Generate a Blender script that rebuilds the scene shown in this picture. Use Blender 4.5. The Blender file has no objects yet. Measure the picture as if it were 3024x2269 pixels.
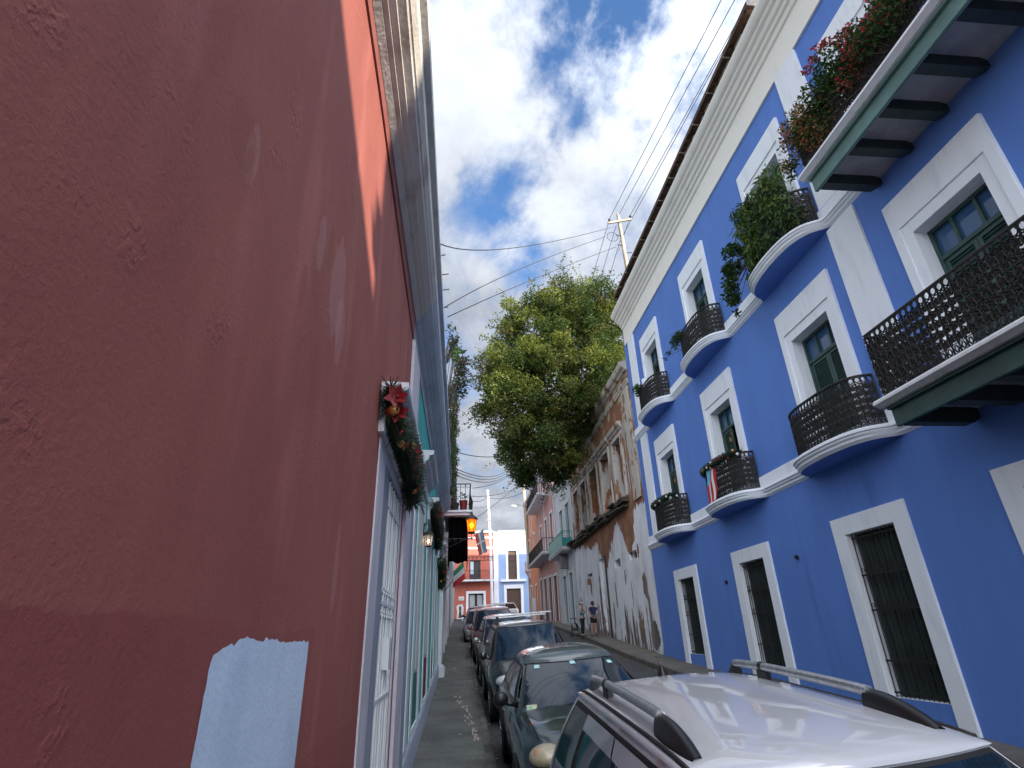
import bpy, bmesh, math, random
import numpy as np
from mathutils import Matrix, Vector
R = math.radians
rnd = random.Random(7)
S = bpy.context.scene
COL = S.collection
# ---------------------------------------------------------------- camera
cam = bpy.data.cameras.new('camera'); camo = bpy.data.objects.new('camera', cam); COL.objects.link(camo)
cam.sensor_width = 36; cam.sensor_fit = 'HORIZONTAL'; cam.lens = 1606/3024*36
cam.clip_start = .03; cam.clip_end = 3000
camo.matrix_world = Matrix(((0.99586132, -0.01139484, -0.09016863, 0), (-0.08650386, -0.42317717, -0.90190807, 0),
                            (-0.02788021, 0.9059753, -0.42241148, 0), (0, 0, 0, 1)))
S.camera = camo
# ---------------------------------------------------------------- view
S.render.engine = 'CYCLES'
S.view_settings.view_transform = 'Standard'; S.view_settings.look = 'None'
S.view_settings.gamma = 1; S.view_settings.exposure = 1.08
# ---------------------------------------------------------------- sun: from behind right, low
SD = Vector((-.8, 1, -.49)).normalized()
SUN_EL = math.asin(-SD.z); SUN_AZ = math.atan2(-SD.x, -SD.y)      # azimuth from +Y clockwise
sun = bpy.data.lights.new('sun', 'SUN'); sun.energy = 5; sun.angle = R(.5); sun.color = (1, .86, .68)
suno = bpy.data.objects.new('sun', sun); COL.objects.link(suno)
suno.rotation_euler = SD.to_track_quat('-Z', 'Y').to_euler(); suno.location = (40, -60, 40)
# ---------------------------------------------------------------- world: Nishita sky with procedural clouds
W = bpy.data.worlds.new('World'); S.world = W; W.use_nodes = True
nt = W.node_tree; nt.nodes.clear()
def N(t, **k):
    n = nt.nodes.new(t)
    for a, b in k.items(): setattr(n, a, b)
    return n
def lk(a, b): nt.links.new(a, b)
out = N('ShaderNodeOutputWorld'); bg = N('ShaderNodeBackground'); lk(bg.outputs[0], out.inputs[0])
sky = N('ShaderNodeTexSky', sky_type='NISHITA', sun_disc=False, sun_elevation=SUN_EL, sun_rotation=SUN_AZ, air_density=1.0, dust_density=.4, ozone_density=2.0)
tc = N('ShaderNodeTexCoord')
# project the direction on a flat cloud layer
sep = N('ShaderNodeSeparateXYZ'); lk(tc.outputs['Generated'], sep.inputs[0])
def M(op, a, b=None, c=None, clamp=False):
    m = N('ShaderNodeMath', operation=op); m.use_clamp = clamp
    for i, x in enumerate((a, b, c)):
        if x is None: continue
        if isinstance(x, (int, float)): m.inputs[i].default_value = x
        else: lk(x, m.inputs[i])
    return m.outputs[0]
zz = M('ADD', M('MAXIMUM', sep.outputs[2], 0.0), .18)
px_ = M('DIVIDE', sep.outputs[0], zz); py_ = M('DIVIDE', sep.outputs[1], zz)
cmb = N('ShaderNodeCombineXYZ'); lk(px_, cmb.inputs[0]); lk(py_, cmb.inputs[1])
n1 = N('ShaderNodeTexNoise'); n1.inputs['Scale'].default_value = 2.1; n1.inputs['Detail'].default_value = 10; n1.inputs['Roughness'].default_value = .62; n1.inputs['Distortion'].default_value = .35
mp = N('ShaderNodeMapping'); mp.inputs['Location'].default_value = (3.1, 1.7, 0); mp.inputs['Scale'].default_value = (1.15, .8, 1); lk(cmb.outputs[0], mp.inputs[0]); lk(mp.outputs[0], n1.inputs['Vector'])
n2 = N('ShaderNodeTexNoise'); n2.inputs['Scale'].default_value = 6; n2.inputs['Detail'].default_value = 8; n2.inputs['Roughness'].default_value = .6; lk(mp.outputs[0], n2.inputs['Vector'])
# clear patches of sky, at fixed directions
dens = n1.outputs['Fac']
BLUE = [((.075, .689, .721), .055, .26), ((.038, .752, .658), .075, .26), ((.121, .773, .623), .05, .26), ((.246, .539, .805), .085, .28), ((.27, .47, .84), .06, .12), ((.16, .42, .9), .16, .20), ((-.1, .2, .97), .30, .22), ((.45, .25, .86), .22, .25)]
for (dx, dy, dz), rad, amp in BLUE:
    v = Vector((dx, dy, dz)).normalized()
    vs = N('ShaderNodeVectorMath', operation='DISTANCE'); lk(tc.outputs['Generated'], vs.inputs[0]); vs.inputs[1].default_value = v
    f = M('MULTIPLY', M('SUBTRACT', 1.0, M('DIVIDE', M('ADD', vs.outputs['Value'], M('MULTIPLY_ADD', n2.outputs['Fac'], rad*2.6, rad*-1.3)), rad*1.7), clamp=True), amp)
    dens = M('SUBTRACT', dens, f)
cov = N('ShaderNodeMapRange'); cov.interpolation_type = 'SMOOTHSTEP'; lk(dens, cov.inputs[0]); cov.inputs[1].default_value = .16; cov.inputs[2].default_value = .50
# clouds towards the sun are much brighter
vs = N('ShaderNodeVectorMath', operation='DOT_PRODUCT'); lk(tc.outputs['Generated'], vs.inputs[0]); vs.inputs[1].default_value = -SD
glow = M('MULTIPLY', M('POWER', M('MULTIPLY_ADD', vs.outputs['Value'], .5, .5, clamp=True), 3.0), 25.0)
shade = M('MULTIPLY_ADD', n2.outputs['Fac'], 3.0, M('MULTIPLY_ADD', n1.outputs['Fac'], 5.5, -1.75))
cb = M('ADD', shade, glow)
cc = N('ShaderNodeCombineColor'); lk(M('ADD', M('MULTIPLY', shade, .93), M('MULTIPLY', glow, .96)), cc.inputs[0]); lk(M('ADD', M('MULTIPLY', shade, 1.0), M('MULTIPLY', glow, 1.0)), cc.inputs[1]); lk(M('ADD', M('MULTIPLY', shade, 1.13), M('MULTIPLY', glow, 1.07)), cc.inputs[2])
mx = N('ShaderNodeMix', data_type='RGBA'); lk(cov.outputs[0], mx.inputs[0])
sg = N('ShaderNodeMix', data_type='RGBA', blend_type='MULTIPLY'); sg.inputs[0].default_value = 1; lk(sky.outputs[0], sg.inputs[6]); sg.inputs[7].default_value = (.9, 1.2, 1.5, 1)
lk(sg.outputs[2], mx.inputs[6]); lk(cc.outputs[0], mx.inputs[7])
lk(mx.outputs[2], bg.inputs[0]); bg.inputs[1].default_value = .10

# ---------------------------------------------------------------- helpers
def tag(o, label=None, cat=None, group=None, kind=None):
    if label: o['label'] = label
    if cat: o['category'] = cat
    if group: o['group'] = group
    if kind: o['kind'] = kind
    return o
def empty(name, loc, label=None, cat=None, group=None, rz=0):
    o = bpy.data.objects.new(name, None); COL.objects.link(o); o.location = loc; o.rotation_euler = (0, 0, rz)
    o.empty_display_size = .2
    return tag(o, label, cat, group)
def chain(o):
    v = Vector((0, 0, 0))
    while o is not None: v += Vector(o.location); o = o.parent
    return v
class MB:
    def __init__(s): s.v = []; s.f = []; s.m = []
    def add(s, vs, fs, m=0):
        b = len(s.v); s.v.extend([tuple(p) for p in vs])
        for f in fs: s.f.append(tuple(b+i for i in f)); s.m.append(m)
    def quad(s, a, b, c, d, m=0): s.add((a, b, c, d), ((0, 1, 2, 3),), m)
    def box(s, x0, x1, y0, y1, z0, z1, m=0):
        v = [(x, y, z) for z in (z0, z1) for y in (y0, y1) for x in (x0, x1)]
        s.add(v, ((0, 2, 3, 1), (4, 5, 7, 6), (0, 1, 5, 4), (2, 6, 7, 3), (0, 4, 6, 2), (1, 3, 7, 5)), m)
    def fbox(s, F, u0, u1, v0, v1, w0, w1, m=0):
        v = [F(u, v_, w) for w in (w0, w1) for v_ in (v0, v1) for u in (u0, u1)]
        s.add(v, ((0, 2, 3, 1), (4, 5, 7, 6), (0, 1, 5, 4), (2, 6, 7, 3), (0, 4, 6, 2), (1, 3, 7, 5)), m)
    def grid(s, P, m=0, cu=False, cv=False):
        nu = len(P); nv = len(P[0]); b = len(s.v)
        for r in P: s.v.extend([tuple(p) for p in r])
        for i in range(nu if cu else nu-1):
            for j in range(nv if cv else nv-1):
                i2 = (i+1) % nu; j2 = (j+1) % nv
                s.f.append((b+i*nv+j, b+i2*nv+j, b+i2*nv+j2, b+i*nv+j2)); s.m.append(m)
    def tube(s, pts, r, n=6, m=0, cap=True, r1=None):
        pts = [Vector(p) for p in pts]; rings = []
        up = Vector((0, 0, 1))
        for i, p in enumerate(pts):
            d = (pts[min(i+1, len(pts)-1)]-pts[max(i-1, 0)])
            if d.length < 1e-9: d = Vector((0, 0, 1))
            d.normalize()
            a = d.cross(up)
            if a.length < .05: a = d.cross(Vector((1, 0, 0)))
            a.normalize(); b = d.cross(a)
            rr = r if r1 is None else r+(r1-r)*i/(len(pts)-1)
            rings.append([p+a*(math.cos(t)*rr)+b*(math.sin(t)*rr) for t in [2*math.pi*k/n for k in range(n)]])
        bb = len(s.v); s.grid(rings, m, cv=True)
        if cap:
            s.f.append(tuple(bb+k for k in range(n))); s.m.append(m)
            e = bb+(len(rings)-1)*n; s.f.append(tuple(e+n-1-k for k in range(n))); s.m.append(m)
    def lathe(s, prof, c=(0, 0, 0), n=16, m=0, axis='z'):
        P = []
        for r, h in prof:
            row = []
            for k in range(n):
                t = 2*math.pi*k/n
                q = (r*math.cos(t), r*math.sin(t), h)
                if axis == 'x': q = (h, r*math.cos(t), r*math.sin(t))
                if axis == 'y': q = (r*math.cos(t), h, r*math.sin(t))
                row.append((c[0]+q[0], c[1]+q[1], c[2]+q[2]))
            P.append(row)
        s.grid(P, m, cv=True)
    def ball(s, c, r, m=0, nu=8, nv=12, sc=(1, 1, 1)):
        P = []
        for i in range(nu+1):
            a = math.pi*i/nu
            P.append([(c[0]+r*sc[0]*math.sin(a)*math.cos(t), c[1]+r*sc[1]*math.sin(a)*math.sin(t), c[2]+r*sc[2]*math.cos(a)) for t in [2*math.pi*k/nv for k in range(nv)]])
        s.grid(P, m, cv=True)
    def profile(s, F, prof, u0, u1, m=0, cap=True):
        a = [F(u0, z, p) for p, z in prof]; b = [F(u1, z, p) for p, z in prof]
        n0 = len(s.v); s.grid([a, b], m)
        if cap:
            k = len(prof); s.f.append(tuple(n0+i for i in range(k))); s.m.append(m)
            s.f.append(tuple(n0+2*k-1-i for i in range(k))); s.m.append(m)
    def build(s, name, mats, parent=None, origin=None, smooth=None, bevel=0, fixn=True):
        if not isinstance(mats, (list, tuple)): mats = [mats]
        off = chain(parent) if parent is not None else Vector((0, 0, 0))
        if origin is not None: off = off+Vector(origin)-(off if parent is not None else Vector((0, 0, 0)))
        A = np.array(s.v, dtype=np.float64)
        if len(A): A = A-np.array(off)
        me = bpy.data.meshes.new(name); me.from_pydata(A.tolist(), [], s.f); me.update()
        for mt in mats: me.materials.append(mt)
        if len(mats) > 1: me.polygons.foreach_set('material_index', s.m)
        if fixn:
            bm = bmesh.new(); bm.from_mesh(me); bmesh.ops.recalc_face_normals(bm, faces=bm.faces); bm.to_mesh(me); bm.free()
        if smooth:
            me.polygons.foreach_set('use_smooth', [True]*len(me.polygons))
            if smooth is not True: me.set_sharp_from_angle(angle=R(smooth))
        o = bpy.data.objects.new(name, me); COL.objects.link(o)
        if parent is not None:
            o.parent = parent
            if origin is not None: o.location = Vector(origin)-chain(parent)
        elif origin is not None: o.location = origin
        if bevel:
            b = o.modifiers.new('b', 'BEVEL'); b.width = bevel; b.segments = 2; b.limit_method = 'ANGLE'; b.angle_limit = R(40)
        return o
def kids(o): return [c for c in COL.objects if c.parent == o]
def copytree(o, parent=None, loc=None):
    c = o.copy(); COL.objects.link(c)
    if parent is not None: c.parent = parent
    if loc is not None: c.location = loc
    for k in kids(o): copytree(k, c)
    return c
# ---------------------------------------------------------------- materials
def mat(name, col, col2=None, scale=2.0, rough=.85, bump=0.0, bscale=80, stretch=1.0, metal=0, spec=.5, mix=(.4, .62), detail=6, ior=None, coat=0, bump2=0.0, b2scale=4, coat_r=.05):
    m = bpy.data.materials.new(name); m.use_nodes = True; t = m.node_tree; b = t.nodes['Principled BSDF']
    b.inputs['Base Color'].default_value = (*col, 1); b.inputs['Roughness'].default_value = rough; b.inputs['Metallic'].default_value = metal
    b.inputs['Specular IOR Level'].default_value = spec; b.inputs['Coat Weight'].default_value = coat; b.inputs['Coat Roughness'].default_value = coat_r
    if ior: b.inputs['IOR'].default_value = ior
    tcn = t.nodes.new('ShaderNodeTexCoord'); mpn = t.nodes.new('ShaderNodeMapping'); mpn.inputs['Scale'].default_value = (1, 1, 1/stretch)
    t.links.new(tcn.outputs['Object'], mpn.inputs[0])
    if col2:
        n = t.nodes.new('ShaderNodeTexNoise'); n.inputs['Scale'].default_value = scale; n.inputs['Detail'].default_value = detail; n.inputs['Roughness'].default_value = .6
        r = t.nodes.new('ShaderNodeMapRange'); r.interpolation_type = 'SMOOTHSTEP'; r.inputs[1].default_value = mix[0]; r.inputs[2].default_value = mix[1]
        x = t.nodes.new('ShaderNodeMix'); x.data_type = 'RGBA'; x.inputs[6].default_value = (*col, 1); x.inputs[7].default_value = (*col2, 1)
        t.links.new(mpn.outputs[0], n.inputs['Vector']); t.links.new(n.outputs['Fac'], r.inputs[0]); t.links.new(r.outputs[0], x.inputs[0]); t.links.new(x.outputs[2], b.inputs['Base Color'])
    if bump:
        n = t.nodes.new('ShaderNodeTexNoise'); n.inputs['Scale'].default_value = bscale; n.inputs['Detail'].default_value = 5
        bp = t.nodes.new('ShaderNodeBump'); bp.inputs['Strength'].default_value = bump; bp.inputs['Distance'].default_value = .02
        t.links.new(tcn.outputs['Object'], n.inputs['Vector']); t.links.new(n.outputs['Fac'], bp.inputs['Height']); t.links.new(bp.outputs[0], b.inputs['Normal'])
        if bump2:
            n = t.nodes.new('ShaderNodeTexNoise'); n.inputs['Scale'].default_value = b2scale; n.inputs['Detail'].default_value = 3
            b2 = t.nodes.new('ShaderNodeBump'); b2.inputs['Strength'].default_value = bump2; b2.inputs['Distance'].default_value = .05
            t.links.new(tcn.outputs['Object'], n.inputs['Vector']); t.links.new(n.outputs['Fac'], b2.inputs['Height']); t.links.new(b2.outputs[0], bp.inputs['Normal'])
    return m
def wear(m, dirt, amt, scale=1.0, st=.08, lo=.55, hi=.75, base=None, loc=(0, 0, 0)):
    """run-down streaks (and splashed dirt near the pavement) over a material's colour"""
    t = m.node_tree; b = t.nodes['Principled BSDF']; L_ = b.inputs['Base Color'].links; geo = t.nodes.new('ShaderNodeNewGeometry')
    mp_ = t.nodes.new('ShaderNodeMapping'); mp_.inputs['Scale'].default_value = (1, 1, st); mp_.inputs['Location'].default_value = loc; t.links.new(geo.outputs['Position'], mp_.inputs[0])
    n = t.nodes.new('ShaderNodeTexNoise'); n.inputs['Scale'].default_value = scale; n.inputs['Detail'].default_value = 9; n.inputs['Roughness'].default_value = .68; t.links.new(mp_.outputs[0], n.inputs['Vector'])
    r = t.nodes.new('ShaderNodeMapRange'); r.interpolation_type = 'SMOOTHSTEP'; r.inputs[1].default_value = lo; r.inputs[2].default_value = hi; r.inputs[4].default_value = amt; t.links.new(n.outputs['Fac'], r.inputs[0])
    x = t.nodes.new('ShaderNodeMix'); x.data_type = 'RGBA'; x.inputs[7].default_value = (*dirt, 1)
    if L_: t.links.new(L_[0].from_socket, x.inputs[6])
    else: x.inputs[6].default_value = b.inputs['Base Color'].default_value
    t.links.new(r.outputs[0], x.inputs[0]); t.links.new(x.outputs[2], b.inputs['Base Color'])
    return m
def emat(name, col, strength, base=(.8, .5, .2)):
    m = mat(name, base, rough=.4); b = m.node_tree.nodes['Principled BSDF']
    b.inputs['Emission Color'].default_value = (*col, 1); b.inputs['Emission Strength'].default_value = strength
    return m
def leafmat(name, col, col2, scale=3.0, trans=.35):
    m = mat(name, col, col2, scale=scale, rough=.55, mix=(.35, .65)); t = m.node_tree
    b = t.nodes['Principled BSDF']; o = t.nodes['Material Output']
    tr = t.nodes.new('ShaderNodeBsdfTranslucent'); mxs = t.nodes.new('ShaderNodeMixShader'); mxs.inputs[0].default_value = trans
    src = b.inputs['Base Color'].links[0].from_socket
    t.links.new(src, tr.inputs[0]); t.links.new(b.outputs[0], mxs.inputs[1]); t.links.new(tr.outputs[0], mxs.inputs[2]); t.links.new(mxs.outputs[0], o.inputs[0])
    return m
m_blue = mat('blue_plaster', (.090, .200, .56), (.098, .218, .60), scale=1.2, bump=.12, bscale=55, rough=.8, stretch=2, bump2=.08, b2scale=2)
wear(m_blue, (.030, .075, .27), .55, 1.3, .07, .56, .78); wear(m_blue, (.14, .23, .52), .45, 2.2, .25, .60, .72, loc=(5, 3, 1)); wear(m_blue, (.12, .20, .46), .5, 26, 1, .68, .74)
m_white = mat('white_plaster', (.80, .84, .90), (.68, .73, .80), scale=3, bump=.12, bscale=60, rough=.8, stretch=3, mix=(.5, .75))
wear(m_white, (.42, .43, .44), .55, 3.0, .12, .56, .80); wear(m_white, (.30, .28, .26), .7, 14, .5, .70, .80)
m_whitedirty = mat('weathered_white_plaster', (.64, .65, .68), (.36, .36, .37), scale=2.5, bump=.25, bscale=45, rough=.85, stretch=4, mix=(.5, .78), bump2=.15)
m_cream = mat('cream_white_plaster', (.84, .82, .76), (.74, .71, .65), scale=2, bump=.1, bscale=60, rough=.85, stretch=2, mix=(.5, .8))
m_iron = mat('black_iron', (.007, .008, .010), (.018, .015, .013), scale=9, rough=.6, bump=.2, bscale=90)
m_dgreen = mat('green_paint', (.030, .075, .068), (.022, .055, .052), scale=3, rough=.5, bump=.08, bscale=70)
m_beam = mat('dark_green_beam', (.018, .035, .033), (.012, .02, .02), scale=3, rough=.6, bump=.15, bscale=40)
m_fascia = mat('sage_green_board', (.13, .24, .225), (.10, .19, .18), scale=2, rough=.6, bump=.1, bscale=40)
m_soffit = mat('grey_soffit', (.40, .40, .41), (.30, .30, .32), scale=2, rough=.85, bump=.1)
m_glass = mat('window_glass', (.015, .02, .025), rough=.04, spec=.9, ior=1.6)
m_pane = mat('reflecting_glass', (.03, .09, .20), rough=.03, spec=.6, ior=1.6)
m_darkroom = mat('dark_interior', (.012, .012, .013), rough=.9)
m_concrete = mat('pavement_concrete', (.14, .138, .13), (.09, .088, .084), scale=1.6, rough=.9, bump=.35, bscale=35, mix=(.35, .7), detail=10)
m_kerb = mat('kerb_stone', (.12, .115, .105), (.07, .06, .05), scale=3, rough=.9, bump=.5, bscale=18)
m_tealwall = mat('teal_plaster', (.04, .42, .40), (.045, .36, .36), scale=2, rough=.8, bump=.15, bscale=50)
m_tealpaint = mat('teal_paint', (.015, .19, .18), (.012, .14, .14), scale=3, rough=.5)
m_greyblue = mat('blue_grey_plaster', (.30, .345, .42), (.25, .28, .34), scale=2.5, rough=.85, bump=.15, bscale=50, stretch=3)
m_lav = mat('pale_lilac_plaster', (.60, .585, .64), (.52, .50, .55), scale=2.5, rough=.85, bump=.2, bscale=45, stretch=3, bump2=.1)
m_wood = mat('brown_roof_wood', (.10, .05, .03), (.045, .025, .016), scale=6, rough=.8, bump=.3, bscale=20)
m_batten = mat('weathered_batten', (.42, .38, .27), (.25, .22, .16), scale=5, rough=.8)
m_wire = mat('wire_rubber', (.02, .02, .022), rough=.6)
m_polewood = mat('utility_pole_wood', (.42, .36, .27), (.26, .22, .17), scale=4, rough=.85, bump=.2, stretch=6)
m_rubber = mat('tyre_rubber', (.012, .012, .012), rough=.8)
m_chrome = mat('bright_metal', (.55, .56, .58), rough=.25, metal=1)
m_black = mat('black_plastic', (.012, .012, .013), rough=.38)
m_red = mat('red_decoration', (.24, .008, .012), (.15, .006, .008), scale=20, rough=.5)
m_gold = mat('gold_bauble', (.55, .27, .09), rough=.25, metal=.7)
m_silver = mat('silver_bauble', (.75, .75, .75), rough=.25, metal=.3)
lf_dark = leafmat('dark_leaves', (.02, .055, .018), (.035, .08, .02))
lf_mid = leafmat('mid_leaves', (.05, .12, .025), (.08, .15, .03))
lf_lite = leafmat('light_leaves', (.12, .20, .035), (.20, .24, .05))
lf_pine = leafmat('garland_needles', (.012, .030, .016), (.02, .045, .02), trans=.1)
lf_red = leafmat('red_bracts', (.45, .03, .05), (.50, .08, .09), trans=.4)
lf_orange = leafmat('orange_bracts', (.42, .16, .06), (.35, .20, .08), trans=.4)
lf_brown = leafmat('brown_leaves', (.16, .10, .04), (.10, .09, .035), trans=.3)
m_bark = mat('bark', (.10, .08, .06), (.05, .04, .03), scale=6, rough=.9, bump=.4, bscale=30)

FR = lambda u, v, w: (7.5-w, u, v)          # right-hand facades, w grows into the street
FL = lambda u, v, w: (-.65+w, u, v)         # left-hand facades
YE = 72.0
FE = lambda u, v, w: (u, YE-w, v)           # facades closing the street

GP = [(-60, -5.2), (-20, -3.15), (0, -2.02), (8.5, -1.49), (17.5, -1.04), (22, -.74), (29, -.14), (40, .68), (48, 1.12), (56, 1.5), (68, 1.98), (74, 2.1), (120, 2.3), (400, 2.4)]
def gz(y):
    s = 0
    for d in (-2.4, -1.2, 0, 1.2, 2.4):
        q = y+d
        for (a, za), (b, zb) in zip(GP, GP[1:]):
            if q <= b or b == 400:
                s += za+(zb-za)*(q-a)/(b-a); break
    return s/5
def road(x, y): return gz(y)-.14+.13*(1-((x-3.4)/2.9)**2)
def slope(y): return math.atan((gz(y+2)-gz(y-2))/4)

def wallgrid(mb, F, u0, u1, v0, v1, ops, depth, m=0, mr=None, bottom=None):
    """a wall face with rectangular openings (ua, ub, va, vb[, depth]) and their reveals"""
    us = sorted(set([u0, u1]+[o[0] for o in ops]+[o[1] for o in ops])); vs = sorted(set([v0, v1]+[o[2] for o in ops]+[o[3] for o in ops]))
    for a, b in zip(us, us[1:]):
        for c, d in zip(vs, vs[1:]):
            uc, vc = (a+b)/2, (c+d)/2
            if any(o[0] < uc < o[1] and o[2] < vc < o[3] for o in ops): continue
            mb.quad(F(a, c, 0), F(b, c, 0), F(b, d, 0), F(a, d, 0), m)
    for o in ops:
        dp = o[4] if len(o) > 4 else depth; mm = m if mr is None else mr
        a, b, c, d = o[:4]
        mb.quad(F(a, c, 0), F(a, d, 0), F(a, d, -dp), F(a, c, -dp), mm); mb.quad(F(b, c, 0), F(b, c, -dp), F(b, d, -dp), F(b, d, 0), mm)
        mb.quad(F(a, d, 0), F(b, d, 0), F(b, d, -dp), F(a, d, -dp), mm); mb.quad(F(a, c, 0), F(a, c, -dp), F(b, c, -dp), F(b, c, 0), mm)
def shell(mb, F, u0, u1, v0, v1, T, m=0):
    """ends, roof and back of a building behind its street wall"""
    mb.quad(F(u0, v0, 0), F(u0, v1, 0), F(u0, v1, -T), F(u0, v0, -T), m); mb.quad(F(u1, v0, 0), F(u1, v0, -T), F(u1, v1, -T), F(u1, v1, 0), m)
    mb.quad(F(u0, v1, 0), F(u1, v1, 0), F(u1, v1, -T), F(u0, v1, -T), m); mb.quad(F(u0, v0, -T), F(u0, v1, -T), F(u1, v1, -T), F(u1, v0, -T), m)
# ================================================================ SETTING
def strip(name, xa, xb, za, ya=-14, yb=64.0, step=1.0, nx=1, m=m_concrete, label=None):
    mb = MB(); ys = np.arange(ya, yb+.01, step); P = []
    for y in ys:
        P.append([(xa+(xb-xa)*i/nx, y, za(xa+(xb-xa)*i/nx, y)) for i in range(nx+1)])
    mb.grid(P)
    return tag(mb.build(name, m, fixn=False, smooth=True), kind='structure', label=label)
# concrete pavement with joints and stains
def pavemat(name, col, col2, joint, jy):
    m = mat(name, col, col2, scale=1.3, rough=.9, bump=.5, bscale=60, mix=(.35, .7), detail=12, bump2=.2, b2scale=6)
    t = m.node_tree; b = t.nodes['Principled BSDF']; src = b.inputs['Base Color'].links[0].from_socket
    tcn = t.nodes.new('ShaderNodeTexCoord'); sp = t.nodes.new('ShaderNodeSeparateXYZ'); t.links.new(tcn.outputs['Object'], sp.inputs[0])
    a = t.nodes.new('ShaderNodeMath'); a.operation = 'PINGPONG'; a.inputs[1].default_value = jy/2; t.links.new(sp.outputs[1], a.inputs[0])
    c = t.nodes.new('ShaderNodeMath'); c.operation = 'LESS_THAN'; c.inputs[1].default_value = .008; t.links.new(a.outputs[0], c.inputs[0])
    x = t.nodes.new('ShaderNodeMix'); x.data_type = 'RGBA'; x.inputs[7].default_value = (*joint, 1)
    t.links.new(c.outputs[0], x.inputs[0]); t.links.new(src, x.inputs[6])
    n = t.nodes.new('ShaderNodeTexNoise'); n.inputs['Scale'].default_value = 45; n.inputs['Detail'].default_value = 6
    r = t.nodes.new('ShaderNodeMapRange'); r.inputs[1].default_value = .3; r.inputs[2].default_value = .75; r.inputs[3].default_value = .75; r.inputs[4].default_value = 1.35
    mu = t.nodes.new('ShaderNodeMix'); mu.data_type = 'RGBA'; mu.blend_type = 'MULTIPLY'; mu.inputs[0].default_value = 1
    cb_ = t.nodes.new('ShaderNodeCombineColor')
    t.links.new(tcn.outputs['Object'], n.inputs['Vector']); t.links.new(n.outputs['Fac'], r.inputs[0])
    for i in range(3): t.links.new(r.outputs[0], cb_.inputs[i])
    t.links.new(x.outputs[2], mu.inputs[6]); t.links.new(cb_.outputs[0], mu.inputs[7]); t.links.new(mu.outputs[2], b.inputs['Base Color'])
    return m
m_pave = pavemat('grey_pavement', (.135, .138, .128), (.078, .08, .074), (.05, .05, .048), 1.5)
m_asph = pavemat('asphalt', (.06, .06, .062), (.042, .042, .044), (.06, .06, .062), 500)
m_paveR = pavemat('brown_grey_pavement', (.15, .14, .125), (.095, .088, .078), (.05, .045, .04), 2.0)
KL, KR = .50, 6.3
strip('pavement', -1.0, KL-.13, lambda x, y: gz(y), m=m_pave, yb=64)
strip('pavement_street_right', KR+.16, 8.2, lambda x, y: gz(y), m=m_paveR, yb=65)
# kerbs
for nm, xa, xb in (('kerb', KL-.13, KL), ('kerb_street_right', KR, KR+.16)):
    mb = MB(); P = []
    for y in np.arange(-14, 64.01, .5):
        j = .006*math.sin(y*7.3)+.004*math.sin(y*17.1)
        P.append([(xa, y, gz(y)-.4), (xa+j*.4, y, gz(y)+.004), (xa+.02, y, gz(y)+.01), (xb-.02, y, gz(y)+.008), (xb+j, y, gz(y)-.015), (xb+j, y, gz(y)-.4)])
    mb.grid(P); tag(mb.build(nm, m_kerb, smooth=50), kind='structure')
mb = MB(); P = []
for y in list(np.arange(-60, 65, 1.0))+[66, 68, 70, 72, 80]:
    P.append([(x, y, road(x, y)) for x in (KL-.1, 1.2, 2.2, 3.4, 4.6, 5.5, KR+.1)])
mb.grid(P); tag(mb.build('road', m_asph, fixn=False, smooth=True), kind='structure')
# crossing street at the far end and the far pavement in front of the closing facades
mb = MB(); mb.box(-40, 50, 64, 70.3, gz(66)-.6, gz(66)+.012); tag(mb.build('cross_street', m_asph), kind='structure')
mb = MB(); mb.box(-40, 50, 70.3, 72.5, gz(71)-.6, gz(71)+.12); tag(mb.build('far_pavement', m_pave), kind='structure')
# ground sheet reaching the horizon, below everything
mb = MB(); P = []
for y in [-900, -60, -20, 0, 10, 20, 30, 40, 50, 60, 75, 120, 900]:
    yy = max(min(y, 120), -60); P.append([(x, y, gz(yy)-.45) for x in (-900, -50, 0, 8, 60, 900)])
mb.grid(P); tag(mb.build('ground', m_asph, fixn=False), kind='structure')
# dry leaves and grit gathered along the kerbs and walls
mb = MB(); rn = random.Random(3)
def litter(n, xf, y0, y1, zf):
    for _ in range(n):
        y = rn.uniform(y0, y1); x = xf(y); z = zf(x, y)+.006; s = rn.uniform(.008, .028); a = rn.uniform(0, 6.28)
        c, d = math.cos(a)*s, math.sin(a)*s
        mb.quad((x-c, y-d, z), (x+d, y-c, z+rn.uniform(0, .012)), (x+c, y+d, z+rn.uniform(0, .01)), (x-d, y+c, z), rn.choice((0, 0, 1, 2)))
litter(700, lambda y: KR-abs(rn.gauss(0, .14))-.03, 14, 34, road)
litter(420, lambda y: 7.46-abs(rn.gauss(0, .09)), 15, 38, lambda x, y: gz(y))
litter(220, lambda y: -.62+abs(rn.gauss(0, .05)), 6, 40, lambda x, y: gz(y))
litter(160, lambda y: KL-.16-abs(rn.gauss(0, .07)), 5, 30, lambda x, y: gz(y))
litter(420, lambda y: KL+.02+abs(rn.gauss(0, .04)), 4, 30, road)
litter(24, lambda y: rn.uniform(-.5, .4), 7, 35, lambda x, y: gz(y))
m_lit1 = mat('dry_leaf', (.20, .12, .05), rough=.8); m_lit2 = mat('pale_scrap', (.45, .43, .38), rough=.8); m_lit3 = mat('dark_leaf', (.06, .04, .02), rough=.8)
tag(mb.build('leaf_litter', [m_lit1, m_lit3, m_lit2], fixn=False), 'dry brown leaves and grit gathered along the kerbs and wall bases', 'leaf litter', kind='stuff')
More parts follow.
